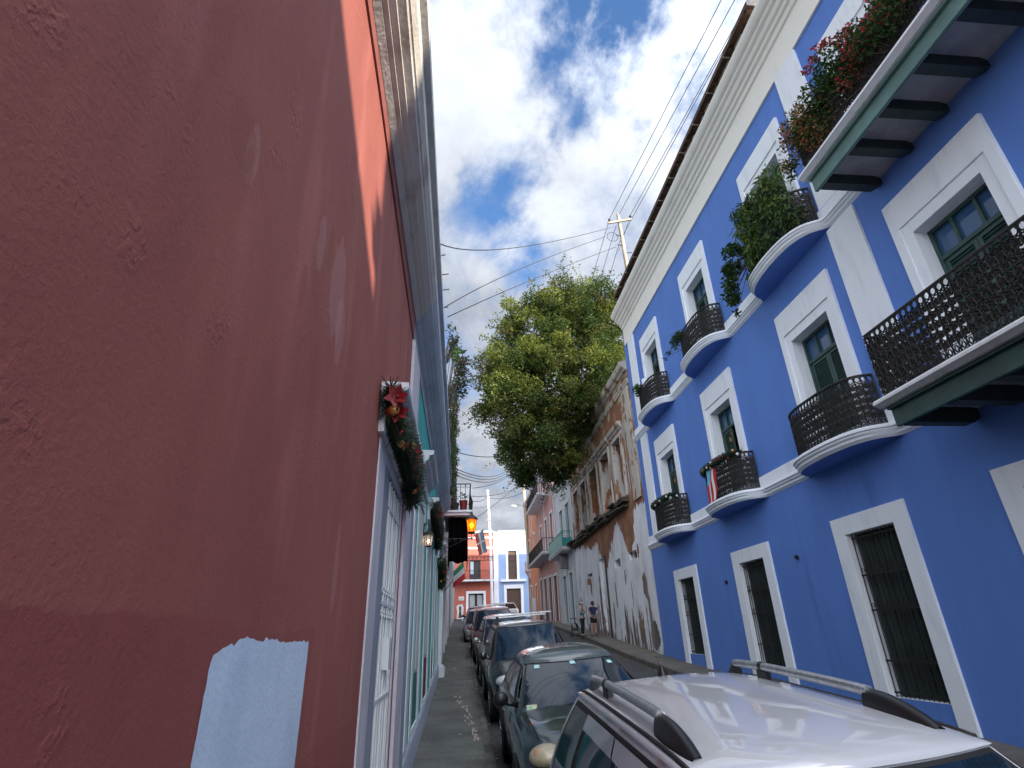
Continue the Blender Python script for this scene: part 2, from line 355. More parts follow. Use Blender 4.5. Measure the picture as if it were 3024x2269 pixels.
# splash of old pink-white paint and chipped concrete on the left pavement
mb = MB(); rn = random.Random(11)
def splash(cx, cy, rx, ry, n=18):
    pts = [(cx+math.cos(6.283*k/n)*rx*rn.uniform(.35, 1.2), cy+math.sin(6.283*k/n)*ry*rn.uniform(.35, 1.2)) for k in range(n)]
    mb.add([(x, y, gz(y)+.005) for x, y in pts], [tuple(range(n))])
path = [(-.05, 14.3), (.02, 13.7), (.10, 13.1), (.16, 12.6), (.17, 12.0), (.20, 11.5), (.235, 11.0), (.25, 10.5), (.275, 10.05)]
for (x, y) in path:
    for k in range(4): splash(x+rn.gauss(0, .035), y+rn.gauss(0, .2), rn.uniform(.01, .035), rn.uniform(.06, .22))
for k in range(9): splash(rn.uniform(-.45, .3), rn.uniform(19, 23), rn.uniform(.03, .12), rn.uniform(.02, .08))
for (x, y) in ((.02, 10.4), (.1, 15.4), (-.36, 21), (-.2, 8.2), (-.28, 26)): splash(x, y, .045, .03)
tag(mb.build('pavement_paint_splash', mat('old_paint_splash', (.42, .34, .31), (.30, .25, .22), scale=12, rough=.8), fixn=False), kind='structure')

# ================================================================ BLUE HOUSE
BH = empty('blue_house', (7.5, 8, gz(8)), 'three storey blue plaster house with white window surrounds and iron balconies along the right side', 'house')
BAYS = [18.6, 14.1, 9.6, 5.9]
S1, S2, TOPZ = 2.95, 7.47, 12.08
mb = MB(); ops = []
for c in BAYS:
    hw = .65
    ops.append((c-hw, c+hw, gz(c)+.32, 1.63, .22))
    ops.append((c-hw, c+hw, S1+.25, 5.95, .30)); ops.append((c-hw, c+hw, S2+.25, 10.45, .30))
for c in (1.4, -3.1):
    ops += [(c-.65, c+.65, gz(c)+.32, 1.63, .3), (c-.65, c+.65, S1+.25, 5.95, .3), (c-.65, c+.65, S2+.25, 10.45, .3)]
wallgrid(mb, FR, -6.85, 21.75, -4.5, 13.3, ops, .3, 0, 1)
shell(mb, FR, -6.85, 21.75, -4.5, 13.6, 14, 0)
mb.build('wall', [m_blue, m_white], BH)
def louver_leaf(mb, F, a, b, c, d, w, m=0):
    """a door leaf between u a..b, v c..d with frame and louvres, its face at depth w"""
    st = .07
    mb.fbox(F, a, a+st, c, d, w-.04, w, m); mb.fbox(F, b-st, b, c, d, w-.04, w, m)
    h = d-c; rails = [c, c+h*.42, d-st]
    for r in rails: mb.fbox(F, a+st, b-st, r, r+st, w-.04, w-.001, m)
    mb.fbox(F, a+st, b-st, c+st, c+h*.42, w-.035, w-.02, m)
    n = int((d-st-(c+h*.42+st))/.055); z = c+h*.42+st
    for i in range(n):
        za = z+i*(d-st-z)/n
        mb.quad(F(a+st, za, w-.008), F(b-st, za, w-.008), F(b-st, za+.045, w-.036), F(a+st, za+.045, w-.036), m)
    mb.quad(F(a+st, z, w-.039), F(b-st, z, w-.039), F(b-st, d-st, w-.039), F(a+st, d-st, w-.039), m)
def french(par, F, c, zb, zt, hw, dep, fr_hw=1.0, fr_top=.8, mid=.22, open_=False, mdoor=None, frb=None, msur=None):
    """white two-step surround, transom and louvred leaves"""
    mdoor = mdoor or m_dgreen; msur = msur or m_white
    frb = zb if frb is None else frb
    mb = MB(); T = zt+fr_top; i1 = fr_hw-.17; t1 = zt+mid
    for s in (-1, 1):
        a, b = sorted((c+s*i1, c+s*fr_hw)); mb.fbox(F, a, b, frb, T, -.01, .07)
        a, b = sorted((c+s*hw, c+s*i1)); mb.fbox(F, a, b, frb, t1, -.01, .038)
    mb.fbox(F, c-i1, c+i1, t1, T, -.01, .07); mb.fbox(F, c-hw, c+hw, zt, t1, -.01, .038)
    sur = mb.build('window_surround', msur, par, bevel=.006)
    w = -dep+.06; tr = zt-.62
    f = MB(); f.fbox(F, c-hw, c-hw+.06, zb, zt, w-.08, w+.02); f.fbox(F, c+hw-.06, c+hw, zb, zt, w-.08, w+.02); f.fbox(F, c-hw+.06, c+hw-.06, zt-.06, zt, w-.08, w+.02); f.fbox(F, c-hw+.06, c+hw-.06, tr, tr+.07, w-.08, w+.03)
    for k in (-.33, .33) if hw > .6 else (0,): f.fbox(F, c+k*hw-.025, c+k*hw+.025, tr+.07, zt-.06, w-.05, w+.015)
    f.build('transom_frame', mdoor, sur)
    g = MB(); g.fbox(F, c-hw+.06, c+hw-.06, tr+.07, zt-.06, w-.045, w-.035); g.build('pane', m_pane, sur)
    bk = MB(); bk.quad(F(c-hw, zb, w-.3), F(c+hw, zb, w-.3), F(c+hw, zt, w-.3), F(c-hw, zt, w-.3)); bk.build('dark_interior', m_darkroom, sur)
    if open_:
        g = MB(); louver_leaf(g, F, c+.05, c+hw-.06, zb, tr, w); g.build('door_leaf', mdoor, sur)
    else:
        for a, b in ((c-hw+.06, c-.004), (c+.004, c+hw-.06)):
            g = MB(); louver_leaf(g, F, a, b, zb, tr, w); g.build('door_leaf', mdoor, sur)
    return sur
def grille_door(par, F, c, zb, zt, hw, dep):
    mb = MB(); zf = gz(c)-.4
    for s in (-1, 1):
        a, b = sorted((c+s*hw, c+s*1.0)); mb.fbox(F, a, b, zf, zt+.33, -.01, .045)
    mb.fbox(F, c-hw, c+hw, zt, zt+.33, -.01, .045)
    sur = mb.build('door_surround', m_white, par, bevel=.006)
    w = -dep+.04
    d = MB(); d.fbox(F, c-hw, c+hw, zb, zt, w-.06, w)
    for k in range(9): d.fbox(F, c-hw+.03+k*(2*hw-.06)/9, c-hw+.03+(k+.82)*(2*hw-.06)/9, zb+.05, zt-.05, w+.001, w+.018)
    d.build('shutter', m_beam, sur)
    g = MB(); wi = -.06
    for k in range(13):
        u = c-hw+.04+k*(2*hw-.08)/12; g.tube([F(u, zb, wi), F(u, zt, wi)], .009, 5)
    for z in (zb+.06, zb+.55, zb+(zt-zb)*.5, zb+(zt-zb)*.72, zt-.1): g.fbox(F, c-hw+.02, c+hw-.02, z, z+.03, wi-.012, wi+.012)
    for k in range(12):
        u = c-hw+.04+(k+.5)*(2*hw-.08)/12
        for z in (zb+(zt-zb)*.5+.1, zb+(zt-zb)*.72+.1):
            g.tube([F(u+.035*math.cos(t), z+.035*math.sin(t), wi) for t in [6.283*q/8 for q in range(9)]], .006, 4, cap=False)
    g.build('grille', m_iron, sur, smooth=40)
    return sur
for i, c in enumerate(BAYS): grille_door(BH, FR, c, gz(c)+.32, 1.63, .65, .22)
for i, c in enumerate(BAYS):
    french(BH, FR, c, S1+.25, 5.95, .65, .30, open_=(i in (0, 1)))
    s_ = french(BH, FR, c, S2+.25, 10.45, .65, .30)
    if i in (0, 1): s_['label'] = 'window surround with sun-faded green leaves'
# pilasters
for a, b, lst in ((7.45, 8.25, ((S1+.5, S2-.05), (S2+.5, TOPZ))), (20.35, 21.12, ((S1+.5, S2-.05), (S2+.5, TOPZ)))):
    for z0, z1 in lst:
        mb = MB(); mb.fbox(FR, a, b, z0, z1, -.01, .055); mb.build('pilaster', m_white, BH, bevel=.008)
# string courses bulging into the round balconies
BP = [(1.46, 0), (1.38, .012), (1.31, .06), (1.27, .15), (1.22, .25), (1.12, .36), (.96, .46), (.72, .545), (.4, .59), (0, .61)]
def bulge(t):
    t = abs(t)
    if t >= BP[0][0]: return 0
    for (a, pa), (b, pb) in zip(BP, BP[1:]):
        if b <= t <= a: return pa+(pb-pa)*(a-t)/(a-b)
def bulge_s(y, cs):
    v = 0
    for c in cs:
        v += sum(bulge(y-c+d) for d in (-.05, -.025, 0, .025, .05))/5
    return v
RC = [18.52, 14.02, 9.52]
def string(z, cs, name='string_course'):
    ys = sorted(set([-7, 7.0]+[c+d for c in cs for d in np.arange(-1.6, 1.61, .04)]+[21.76]+list(np.arange(-6, 21.7, 1.0))))
    prof = [(0, .235), (.10, .235), (.125, .215), (.13, .17), (.10, .155), (.095, .12), (.06, .09), (.055, .05), (.03, .03), (.0, .0)]
    P = []
    for y in ys:
        p = bulge_s(y, cs); P.append([FR(y, z+.235, -.02)]+[FR(y, z+h, p+w) for w, h in prof[1:]]+[FR(y, z, -.02)])
    mb = MB(); mb.grid(P)
    for k in range(len(mb.f)):
        if k % (len(P[0])-1) == len(P[0])-2: mb.m[k] = 1
    mb.build(name, [m_white, m_blue], BH, smooth=35)
    b = MB(); b.fbox(FR, -7, 21.755, z+.23, z+.52, -.01, .05); b.build('white_band', m_white, BH, bevel=.006)
string(S1, RC); string(S2, RC)
# frieze and crowning cornice
mb = MB()
pr = [(0, 12.08), (.05, 12.08), (.05, 12.9), (.10, 12.92), (.12, 12.98), (.125, 13.05), (.18, 13.07), (.20, 13.10), (.20, 13.17), (.27, 13.20), (.30, 13.26), (.31, 13.31), (.38, 13.34), (.40, 13.37), (.40, 13.43), (.48, 13.46), (.53, 13.52), (.565, 13.60), (.57, 13.66), (0, 13.72)]
mb.profile(FR, pr, -7.3, 21.5, cap=True); mb.build('cornice', m_cream, BH, smooth=25)
# wooden eave of the roof above the cornice
mb = MB()
mb.fbox(FR, 7.6, 20.4, 13.72, 14.0, -1.2, -.1, 0)
mb.quad(FR(7.6, 13.98, -.1), FR(20.4, 13.98, -.1), FR(20.4, 13.93, .64), FR(7.6, 13.93, .64), 0)
mb.quad(FR(7.6, 14.03, .66), FR(20.4, 14.03, .66), FR(20.4, 14.4, -1.2), FR(7.6, 14.4, -1.2), 0)
mb.fbox(FR, 7.6, 20.4, 13.90, 14.04, .64, .67, 0)
for k in range(14): y = 7.7+k*.965; mb.fbox(FR, y, y+.09, 13.86, 13.93, -.1, .63, 0)
mb.build('roof_eave', m_wood, BH)
for y, l in ((8.3, .35), (9.0, .9), (10.3, .5), (11.4, .8), (12.5, .3), (18.8, .5)): mb = MB(); mb.fbox(FR, y, y+l, 13.87, 13.90, .42, .50); mb.build('batten', m_batten, BH)
for k in range(11): y = 8.9+k*1.05; mb = MB(); mb.fbox(FR, y, y+.035, 13.865, 13.885, .5, .70); mb.build('tile_hook', m_batten, BH)
mb = MB(); mb.fbox(FR, 7.45, 7.6, 13.9, 14.06, -.1, .66); mb.build('white_flashing', m_whitedirty, BH)

# ---------------------------------------------------------------- ironwork
def railing(path, z0, z1, closed_ends=True, dens=.105, seed=1):
    """path: list of (x, y) in plan.  Scrollwork panels along it, built as thin tubes."""
    mb = MB(); L = [0]; rj = random.Random(seed)
    for a, b in zip(path, path[1:]): L.append(L[-1]+math.hypot(b[0]-a[0], b[1]-a[1]))
    T = L[-1]
    def at(s):
        s = max(0, min(T, s))
        for i in range(len(L)-1):
            if s <= L[i+1]+1e-9:
                t = (s-L[i])/max(L[i+1]-L[i], 1e-9); return path[i][0]+(path[i+1][0]-path[i][0])*t, path[i][1]+(path[i+1][1]-path[i][1])*t
        return path[-1]
    def P(s, z): x, y = at(s); return (x, y, z)
    ns = max(2, int(T/.08)); ss = [T*i/ns for i in range(ns+1)]
    mb.tube([P(s, z1) for s in ss], .021, 6); mb.tube([P(s, z1-.15) for s in ss], .009, 4); mb.tube([P(s, z0+.04) for s in ss], .012, 4); mb.tube([P(s, z0+.17) for s in ss], .007, 4)
    n = int(T/dens); w = T/n; h = z1-.15-(z0+.17)
    def curve(pts, r=.008): mb.tube([P(s, z) for s, z in pts], r*1.65, 3, cap=False)
    def spiral(cs, cz, r, a0, turns, sg, k=9): return [(cs+sg*r*(1-.75*i/k)*math.cos(a0+turns*6.283*i/k), cz+r*(1-.75*i/k)*math.sin(a0+turns*6.283*i/k)) for i in range(k+1)]
    for i in range(n):
        s0 = i*w; sc = s0+w/2
        curve([(s0, z0), (s0, z1)], .0085)
        curve([(sc+.048*math.cos(6.283*q/8), z1-.075+.056*math.sin(6.283*q/8)) for q in range(9)], .008)      # ring frieze
        curve([(sc+.03*math.cos(6.283*q/6), z0+.105+.045*math.sin(6.283*q/6)) for q in range(7)], .008)
        for j in range(5):                                                                                       # scroll pairs
            zc = z0+.17+h*(j+.5)/5+rj.uniform(-.012, .012); rr = min(w*.5, h/10*1.1)*rj.uniform(.85, 1.15)
            for sg in (-1, 1): curve(spiral(sc, zc, rr, (math.pi/2 if j % 2 else -math.pi/2), 1.15, sg), .0085)
            curve([(s0+.01, zc-h/10), (sc-.02, zc+rj.uniform(-.03, .03)), (sc+.02, zc+rj.uniform(-.03, .03)), (s0+w-.01, zc+h/10)], .008); curve([(s0+.01, zc+h/10), (sc+.02, zc+.03), (s0+w-.01, zc-h/10)], .008)
            lw = .032; x1, y1 = at(sc-lw); x2, y2 = at(sc+lw)                                                    # cast leaf
            mb.add([P(sc, zc-.055), (x2, y2, zc), P(sc, zc+.055), (x1, y1, zc)], [(0, 1, 2, 3)])
            x1, y1 = at(s0-.022); x2, y2 = at(s0+.022); zc -= h/10
            mb.add([P(s0, zc-.05), (x2, y2, zc), P(s0, zc+.05), (x1, y1, zc)], [(0, 1, 2, 3)])
    for s in (0, T): mb.tube([P(s, z0), P(s, z1+.02)], .016, 6)
    return mb
def round_path():
    pts = []
    for d in np.arange(-1.18, 1.181, .06):
        t = abs(d)/1.18; p = .53*(1-t**3.2)**(1/2.2) if t < 1 else 0
        pts.append((-p, d))
    return [(-.02, -1.18)]+pts[1:-1]+[(-.02, 1.18)]
rb = railing(round_path(), 0, 1.0)
first = None
for z in (S1, S2):
    for c in RC:
        if first is None:
            # local mesh built round its own origin, then placed
            first = rb.build('balcony_railing', m_iron, smooth=60, fixn=False); o = first
        else:
            o = first.copy(); COL.objects.link(o)
        o.parent = BH; o.location = Vector((7.47, c, z+.235))-Vector(BH.location)
# rectangular balconies of bay four
for z, y0, y1 in ((S1, 2.7, 6.9), (S2, 2.4, 6.9)):
    X0 = 6.33; zt = z+.10
    # (levels measured a little lower than the string course)
    b = MB()
    pr = [(-.02, zt), (1.36, zt), (1.39, zt-.03), (1.39, zt-.07), (1.33, zt-.10), (1.30, zt-.12), (-.02, zt-.12)]
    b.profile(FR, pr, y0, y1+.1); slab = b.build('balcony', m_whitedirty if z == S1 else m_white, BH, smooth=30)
    b = MB(); b.fbox(FR, y0, y1+.03, zt-.42, zt-.125, 1.13, 1.19); b.fbox(FR, y0, y1+.03, zt-.165, zt-.121, 1.191, 1.25)
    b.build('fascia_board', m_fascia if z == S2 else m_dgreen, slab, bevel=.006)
    b = MB(); b.fbox(FR, y0, y1, zt-.20, zt-.125, 0, 1.13); b.build('soffit', m_soffit, slab)
    ys = [6.70, 5.93, 5.20, 4.48, 3.74, 3.0]
    for y in ys:
        b = MB(); hh = .2; v0 = zt-.42 if z == S2 else zt-.43
        b.fbox(FR, y, y+.17, v0, zt-.201, .16, 1.128)
        q = [FR(y, v0, .16), FR(y+.17, v0, .16), FR(y+.17, zt-.201, .16), FR(y, zt-.201, .16), FR(y+.04, v0+.10, -.02), FR(y+.13, v0+.10, -.02), FR(y+.13, zt-.201, -.02), FR(y+.04, zt-.201, -.02)]
        b.add(q, ((0, 1, 5, 4), (1, 2, 6, 5), (2, 3, 7, 6), (3, 0, 4, 7)))
        b.build('beam', m_beam, slab)
    pth = [(7.48, y1-.02)]+[(6.22, y1-.02)]+[(6.22, y0)]
    r = railing(pth, zt, zt+1.05, dens=.105); r.build('railing', m_iron, slab, smooth=60, fixn=False)
# ================================================================ RED HOUSE (left, close to the camera)
def redmat():
    m = mat('red_plaster', (.36, .108, .084), (.285, .080, .064), scale=1.6, rough=.82, mix=(.3, .75), stretch=2.2, detail=8)
    t = m.node_tree; b = t.nodes['Principled BSDF']; src = b.inputs['Base Color'].links[0].from_socket
    def n(ty, **k):
        q = t.nodes.new(ty)
        for a, v in k.items(): setattr(q, a, v)
        return q
    tc_ = n('ShaderNodeTexCoord'); geo = n('ShaderNodeNewGeometry'); sp = n('ShaderNodeSeparateXYZ'); t.links.new(geo.outputs['Position'], sp.inputs[0])
    pos = geo.outputs['Position']
    def mth(op, a, b_=None, clamp=False):
        q = n('ShaderNodeMath', operation=op); q.use_clamp = clamp
        for i, x in enumerate((a, b_)):
            if x is None: continue
            if isinstance(x, (int, float)): q.inputs[i].default_value = x
            else: t.links.new(x, q.inputs[i])
        return q.outputs[0]
    def noise(scale, detail=4, st=(1, 1, 1), rough=.5):
        mp_ = n('ShaderNodeMapping'); mp_.inputs['Scale'].default_value = st; t.links.new(pos, mp_.inputs[0])
        q = n('ShaderNodeTexNoise'); q.inputs['Scale'].default_value = scale; q.inputs['Detail'].default_value = detail; q.inputs['Roughness'].default_value = rough
        t.links.new(mp_.outputs[0], q.inputs['Vector']); return q.outputs['Fac']
    def mixc(f, a, col, blend='MIX'):
        x = n('ShaderNodeMix', data_type='RGBA', blend_type=blend); t.links.new(f, x.inputs[0]); t.links.new(a, x.inputs[6]); x.inputs[7].default_value = (*col, 1); return x.outputs[2]
    def ss(v, a, b_):
        r = n('ShaderNodeMapRange', interpolation_type='SMOOTHSTEP'); t.links.new(v, r.inputs[0]); r.inputs[1].default_value = a; r.inputs[2].default_value = b_; return r.outputs[0]
    # chalky faded vertical drags of paint
    f = ss(noise(3.0, 6, (1, 1, .22)), .52, .72); c = mixc(mth('MULTIPLY', f, .55), src, (.50, .17, .15))
    # a fresher, darker repaint below about eye height, with a ragged upper edge
    edge = mth('ADD', mth('MULTIPLY', noise(2.2, 3, (1, 1, 1)), .16), mth('MULTIPLY', mth('GREATER_THAN', sp.outputs[1], 2.75), -.5))
    lim = mth('SUBTRACT', edge, .03); d = ss(mth('SUBTRACT', lim, sp.outputs[2]), -.006, .006)
    fade = ss(sp.outputs[1], 1.75, 1.2); c = mixc(mth('MULTIPLY', d, mth('ADD', mth('MULTIPLY', fade, .45), .35)), c, (.27, .062, .056))
    # pale scuffs where the paint has worn off in flakes
    spots = [(2.42, 1.66, .16, .30), (2.55, 1.5, .10, .22), (2.05, 1.66, .06, .16), (3.05, .35, .05, .25), (1.28, 1.36, .05, .12)]
    for y, z, ry, rz in spots:
        dy = mth('DIVIDE', mth('SUBTRACT', sp.outputs[1], y), ry); dz = mth('DIVIDE', mth('SUBTRACT', sp.outputs[2], z), rz)
        dd = mth('SQRT', mth('ADD', mth('MULTIPLY', dy, dy), mth('MULTIPLY', dz, dz)))
        f = ss(mth('SUBTRACT', mth('ADD', noise(14, 6, (1, 1, .3)), .62), dd), .08, .30); c = mixc(mth('MULTIPLY', f, .30), c, (.52, .30, .28))
    # rust coloured patches
    for y, z, ry, rz in ((1.20, 1.36, .10, .12), (1.27, 1.30, .04, .08), (2.2, 1.75, .05, .14), (1.9, 1.3, .05, .12)):
        dy = mth('DIVIDE', mth('SUBTRACT', sp.outputs[1], y), ry); dz = mth('DIVIDE', mth('SUBTRACT', sp.outputs[2], z), rz)
        dd = mth('SQRT', mth('ADD', mth('MULTIPLY', dy, dy), mth('MULTIPLY', dz, dz)))
        f = ss(mth('SUBTRACT', mth('ADD', noise(9, 5), .55), dd), .1, .16); c = mixc(mth('MULTIPLY', f, .5), c, (.30, .085, .055))
    t.links.new(c, b.inputs['Base Color'])
    # relief: sandy grain, trowel swells, broken blisters
    g1 = noise(230, 3); g2 = noise(60, 4); g3 = noise(5, 3, (1, 1, .6)); bl = ss(noise(3.1, 2), .60, .70); g4 = mth('MULTIPLY', bl, ss(noise(30, 6), .45, .6))
    h = mth('ADD', mth('ADD', mth('MULTIPLY', g1, .22), mth('MULTIPLY', g2, .55)), mth('ADD', mth('MULTIPLY', g3, 1.6), mth('MULTIPLY', g4, .55)))
    bp = n('ShaderNodeBump'); bp.inputs['Strength'].default_value = .42; bp.inputs['Distance'].default_value = .009
    t.links.new(h, bp.inputs['Height']); t.links.new(bp.outputs[0], b.inputs['Normal'])
    return m
m_redw = redmat()
m_redtrim = mat('red_cornice_band', (.30, .10, .085), (.25, .08, .07), scale=3, bump=.2)
RH = empty('red_house', (-.65, 3, gz(3)), 'weathered red plaster house nearest on the left with a white grilled door', 'house')
mb = MB()
wallgrid(mb, FL, -4, 6.2, -3.6, 3.815, [(4.85, 5.90, -1.6, 1.42, .10)], .16, 0, 1)
mb.quad(FL(-4, 3.815, 0), FL(6.2, 3.815, 0), FL(6.2, 3.815, -7), FL(-4, 3.815, -7)); mb.quad(FL(-4, -3.6, 0), FL(-4, 4.5, 0), FL(-4, 4.5, -7), FL(-4, -3.6, -7))
mb.build('wall', [m_redw, m_greyblue], RH, fixn=False)
# pale blue repair rectangle painted on the wall
mb = MB(); rn = random.Random(2)
pts = [(1.652, -.035), (1.665, -.02), (1.69, -.010), (1.72, -.002), (1.78, .006), (1.84, .018), (1.9, .022), (2.0, .015), (2.12, .02), (2.3, .008), (2.5, .012), (2.655, .004), (2.66, -.5), (2.665, -1.2), (2.67, -1.8), (1.66, -1.8), (1.655, -1.0), (1.65, -.5)]
fine = []
for (a, b) in zip(pts, pts[1:]+pts[:1]):
    k = max(1, int(math.hypot(b[0]-a[0], b[1]-a[1])/.02)) if a[1] > -1.1 else 1
    for i in range(k): fine.append((a[0]+(b[0]-a[0])*i/k+rn.gauss(0, .0016), a[1]+(b[1]-a[1])*i/k+rn.gauss(0, .003 if a[1] > -.1 else .001)))
mb.add([FL(y, z, .003) for y, z in fine], [tuple(range(len(fine)))])
mb.build('paint_patch', mat('pale_blue_patch', (.66, .79, .93), (.58, .71, .86), scale=3, bump=.12, bscale=60, stretch=2, bump2=.12, b2scale=6), RH, fixn=False)
CPR = [(.03, 3.82), (.08, 3.86), (.08, 3.88), (.12, 3.89), (.12, 3.92), (.17, 3.94), (.17, 3.98), (.23, 4.02), (.24, 4.06), (.255, 4.07), (.255, 4.10), (.29, 4.17), (.29, 4.40), (.345, 4.44), (.345, 4.60), (0, 4.63), (0, 3.82)]
def corn(par, y0, y1, band_m, nm='cornice', m=None):
    b = MB(); b.profile(FL, CPR, y0, y1); b.build(nm, m or m_whitedirty, par, smooth=20)
    b = MB(); P = []
    for y in [y0+(y1-y0)*k/12 for k in range(13)]:
        zb = 3.53+.055*max(0, min(3.6, 6.2-y)); P.append([FL(y, zb, -.005), FL(y, zb, .016), FL(y, 3.817, .027), FL(y, 3.817, -.005)])
    b.grid(P, cv=True); b.build('cornice_band', band_m, par)
m_corn_near = mat('stained_cream_cornice', (.66, .64, .58), (.40, .36, .31), scale=2.2, bump=.25, bscale=30, stretch=.5, mix=(.48, .75), rough=.85)
m_corn_far = mat('blue_grey_cornice', (.55, .60, .66), (.40, .44, .49), scale=2.2, bump=.2, bscale=30, mix=(.45, .75), rough=.85)
corn(RH, -4, 6.2, m_redtrim, m=m_corn_near)
m_grillewhite = mat('old_white_enamel', (.70, .72, .72), rough=.6)
def crown(par, c0, c1, z, F=FL, m=None, frames=True):
    """projecting crown moulding over a door from c0 to c1, its top at z"""
    b = MB(); pr = [(0, z-.42), (.045, z-.42), (.05, z-.22), (.085, z-.21), (.085, z-.17), (.12, z-.16), (.14, z-.12), (.145, z-.08), (.20, z-.07), (.215, z-.05), (.215, z), (0, z+.01)]
    b.profile(F, pr, c0, c1); return b.build('door_crown', m or m_whitedirty, par, smooth=20)
def oldgrille(par, F, c0, c1, z0, z1, w, m):
    b = MB(); n = int((c1-c0)/.155)
    for k in range(n+1):
        u = c0+(c1-c0)*k/n; b.tube([F(u, z0, w), F(u, z1, w)], .014 if k % 2 else .009, 6)
    for z in (z0+.1, z0+(z1-z0)*.36, z0+(z1-z0)*.62, z1-.25): b.fbox(F, c0, c1, z, z+.03, w-.012, w+.012)
    for z in (z0+.1, z0+(z1-z0)*.62):
        for k in range(n):
            u = c0+(c1-c0)*(k+.5)/n
            for dz in (-.07, .11): b.tube([F(u+.034*math.cos(t), z+dz+.03*math.sin(t), w+.01) for t in [6.283*q/7 for q in range(8)]], .008, 4, cap=False)
    b.fbox(F, c0+.45, c0+.62, z0+(z1-z0)*.44, z0+(z1-z0)*.53, w-.01, w+.05)
    b.build('grille', m, par, smooth=50)
# grilled door of the red house
mb = MB()
mb.fbox(FL, 4.15, 4.50, -2.2, 1.47, -.01, .012); mb.fbox(FL, 5.90, 5.98, -2.2, 1.47, -.01, .012); mb.fbox(FL, 4.5, 5.90, 1.36, 1.47, -.01, .012); mb.fbox(FL, 4.5, 4.86, -2.2, 1.36, -.01, .004, 1)
sur = mb.build('door_surround', [m_lav, m_greyblue], RH, bevel=.004)
mb = MB(); mb.quad(FL(4.8, -2, -.09), FL(5.95, -2, -.09), FL(5.95, 1.42, -.09), FL(4.8, 1.42, -.09), 0)
for k in range(8): mb.fbox(FL, 4.87+k*.13, 4.985+k*.13, -1.55, 1.4, -.089, -.07, 0)
mb.build('door_leaf', m_greyblue, sur)
oldgrille(sur, FL, 4.88, 5.88, -1.45, 1.34, -.012, m_grillewhite)
crown(RH, 4.05, 6.05, 1.90)

# ================================================================ TEAL AND GREY HOUSE (left)
TH = empty('teal_house', (-.65, 12.5, gz(12)), 'teal wall with blue grey trim and tall white framed shutter doors beside the left pavement', 'house')
mb = MB()
D2 = [(8.35, 10.05, 2.70), (10.75, 12.6, 2.52), (13.6, 15.2, 2.5), (16.0, 17.4, 2.5)]
ops = [(a+.28, b-.28, gz(a)+.32, 2.02, .03) for a, b, z in D2]
wallgrid(mb, FL, 6.2, 18.7, -2.6, 3.815, ops, .14, 0, 1)
mb.quad(FL(6.2, 3.815, 0), FL(18.7, 3.815, 0), FL(18.7, 3.815, -7), FL(6.2, 3.815, -7)); mb.quad(FL(18.7, -2, 0), FL(18.7, 4.6, 0), FL(18.7, 4.6, -7), FL(18.7, -2, -7))
mb.build('wall', [m_tealwall, m_lav], TH, fixn=False)
corn(TH, 6.2, 18.75, m_greyblue, m=m_corn_far)
mb = MB(); mb.fbox(FL, 6.2, 7.15, -2.3, 3.525, -.01, .035); mb.build('pilaster', m_lav, TH, bevel=.008)
mb = MB(); mb.fbox(FL, 6.75, 7.16, -2.3, 1.5, .036, .041); mb.build('grey_panel', m_greyblue, TH)
mb = MB(); P = []
for y in np.arange(7.16, 18.3, .5): P.append([(-.66, y, gz(y)-.3), (-.60, y, gz(y)-.3), (-.60, y, gz(y)+.30), (-.615, y, gz(y)+.32), (-.66, y, gz(y)+.32)])
mb.grid(P); mb.build('plinth', m_greyblue, TH, smooth=40)
# narrow teal shutter beside the pilaster
mb = MB()
z0 = gz(7.3)+.36
mb.fbox(FL, 7.58, 7.90, z0, 2.2, -.01, .02); mb.fbox(FL, 7.18, 7.58, z0-.03, z0+.06, -.01, .022); mb.fbox(FL, 7.18, 7.58, 2.0, 2.2, -.01, .022)
sur = mb.build('window_surround', m_whitedirty, TH, bevel=.006)
mb = MB(); mb.fbox(FL, 7.17, 7.58, z0+.06, 2.0, -.10, .004); mb.build('shutter', m_tealpaint, sur)
m_frame = mat('greenish_white_frame', (.62, .70, .70), (.50, .56, .58), scale=3, bump=.15, bscale=50, stretch=5, mix=(.5, .75))
m_maroon = mat('maroon_panel', (.14, .03, .035), rough=.5)
m_beige = mat('greenish_white_boards', (.52, .58, .55), (.44, .49, .47), scale=3, rough=.7, stretch=8)
for i, (a, b, zc) in enumerate(D2):
    z0 = gz(a)+.32; mb = MB()
    mb.fbox(FL, a, a+.28, z0, 2.2, -.01, .012); mb.fbox(FL, b-.28, b, z0, 2.2, -.01, .012); mb.fbox(FL, a+.28, b-.28, 2.02, 2.2, -.01, .012); mb.fbox(FL, a+.28, b-.28, z0, z0+.10, -.01, .016)
    sur = mb.build('door_surround', m_frame, TH, bevel=.006)
    c = (a+b)/2
    for lo, hi in ((a+.28, c-.01), (c+.01, b-.28)):
        lf = MB(); lf.fbox(FL, lo, hi, z0+.1, z0+.75, -.08, -.012, 1); lf.fbox(FL, lo, hi, z0+.75, 2.02, -.08, -.02, 0)
        for k in range(5): lf.fbox(FL, lo+.03+k*(hi-lo-.05)/5, lo+(k+.86)*(hi-lo-.05)/5+.03, z0+.8, 1.96, -.019, -.006, 0)
        lf.build('door_leaf', [m_beige, m_tealpaint if i != 1 else m_maroon], sur)
    crown(TH, a-.1, b+.1, zc)
mb = MB(); mb.fbox(FL, 18.15, 18.72, -1.2, 3.525, -.01, .12); mb.fbox(FL, 18.05, 18.76, -1.2, -.74, -.01, .21); mb.fbox(FL, 18.1, 18.74, -.74, -.68, -.01, .17); mb.build('pilaster', m_whitedirty, TH, bevel=.012)

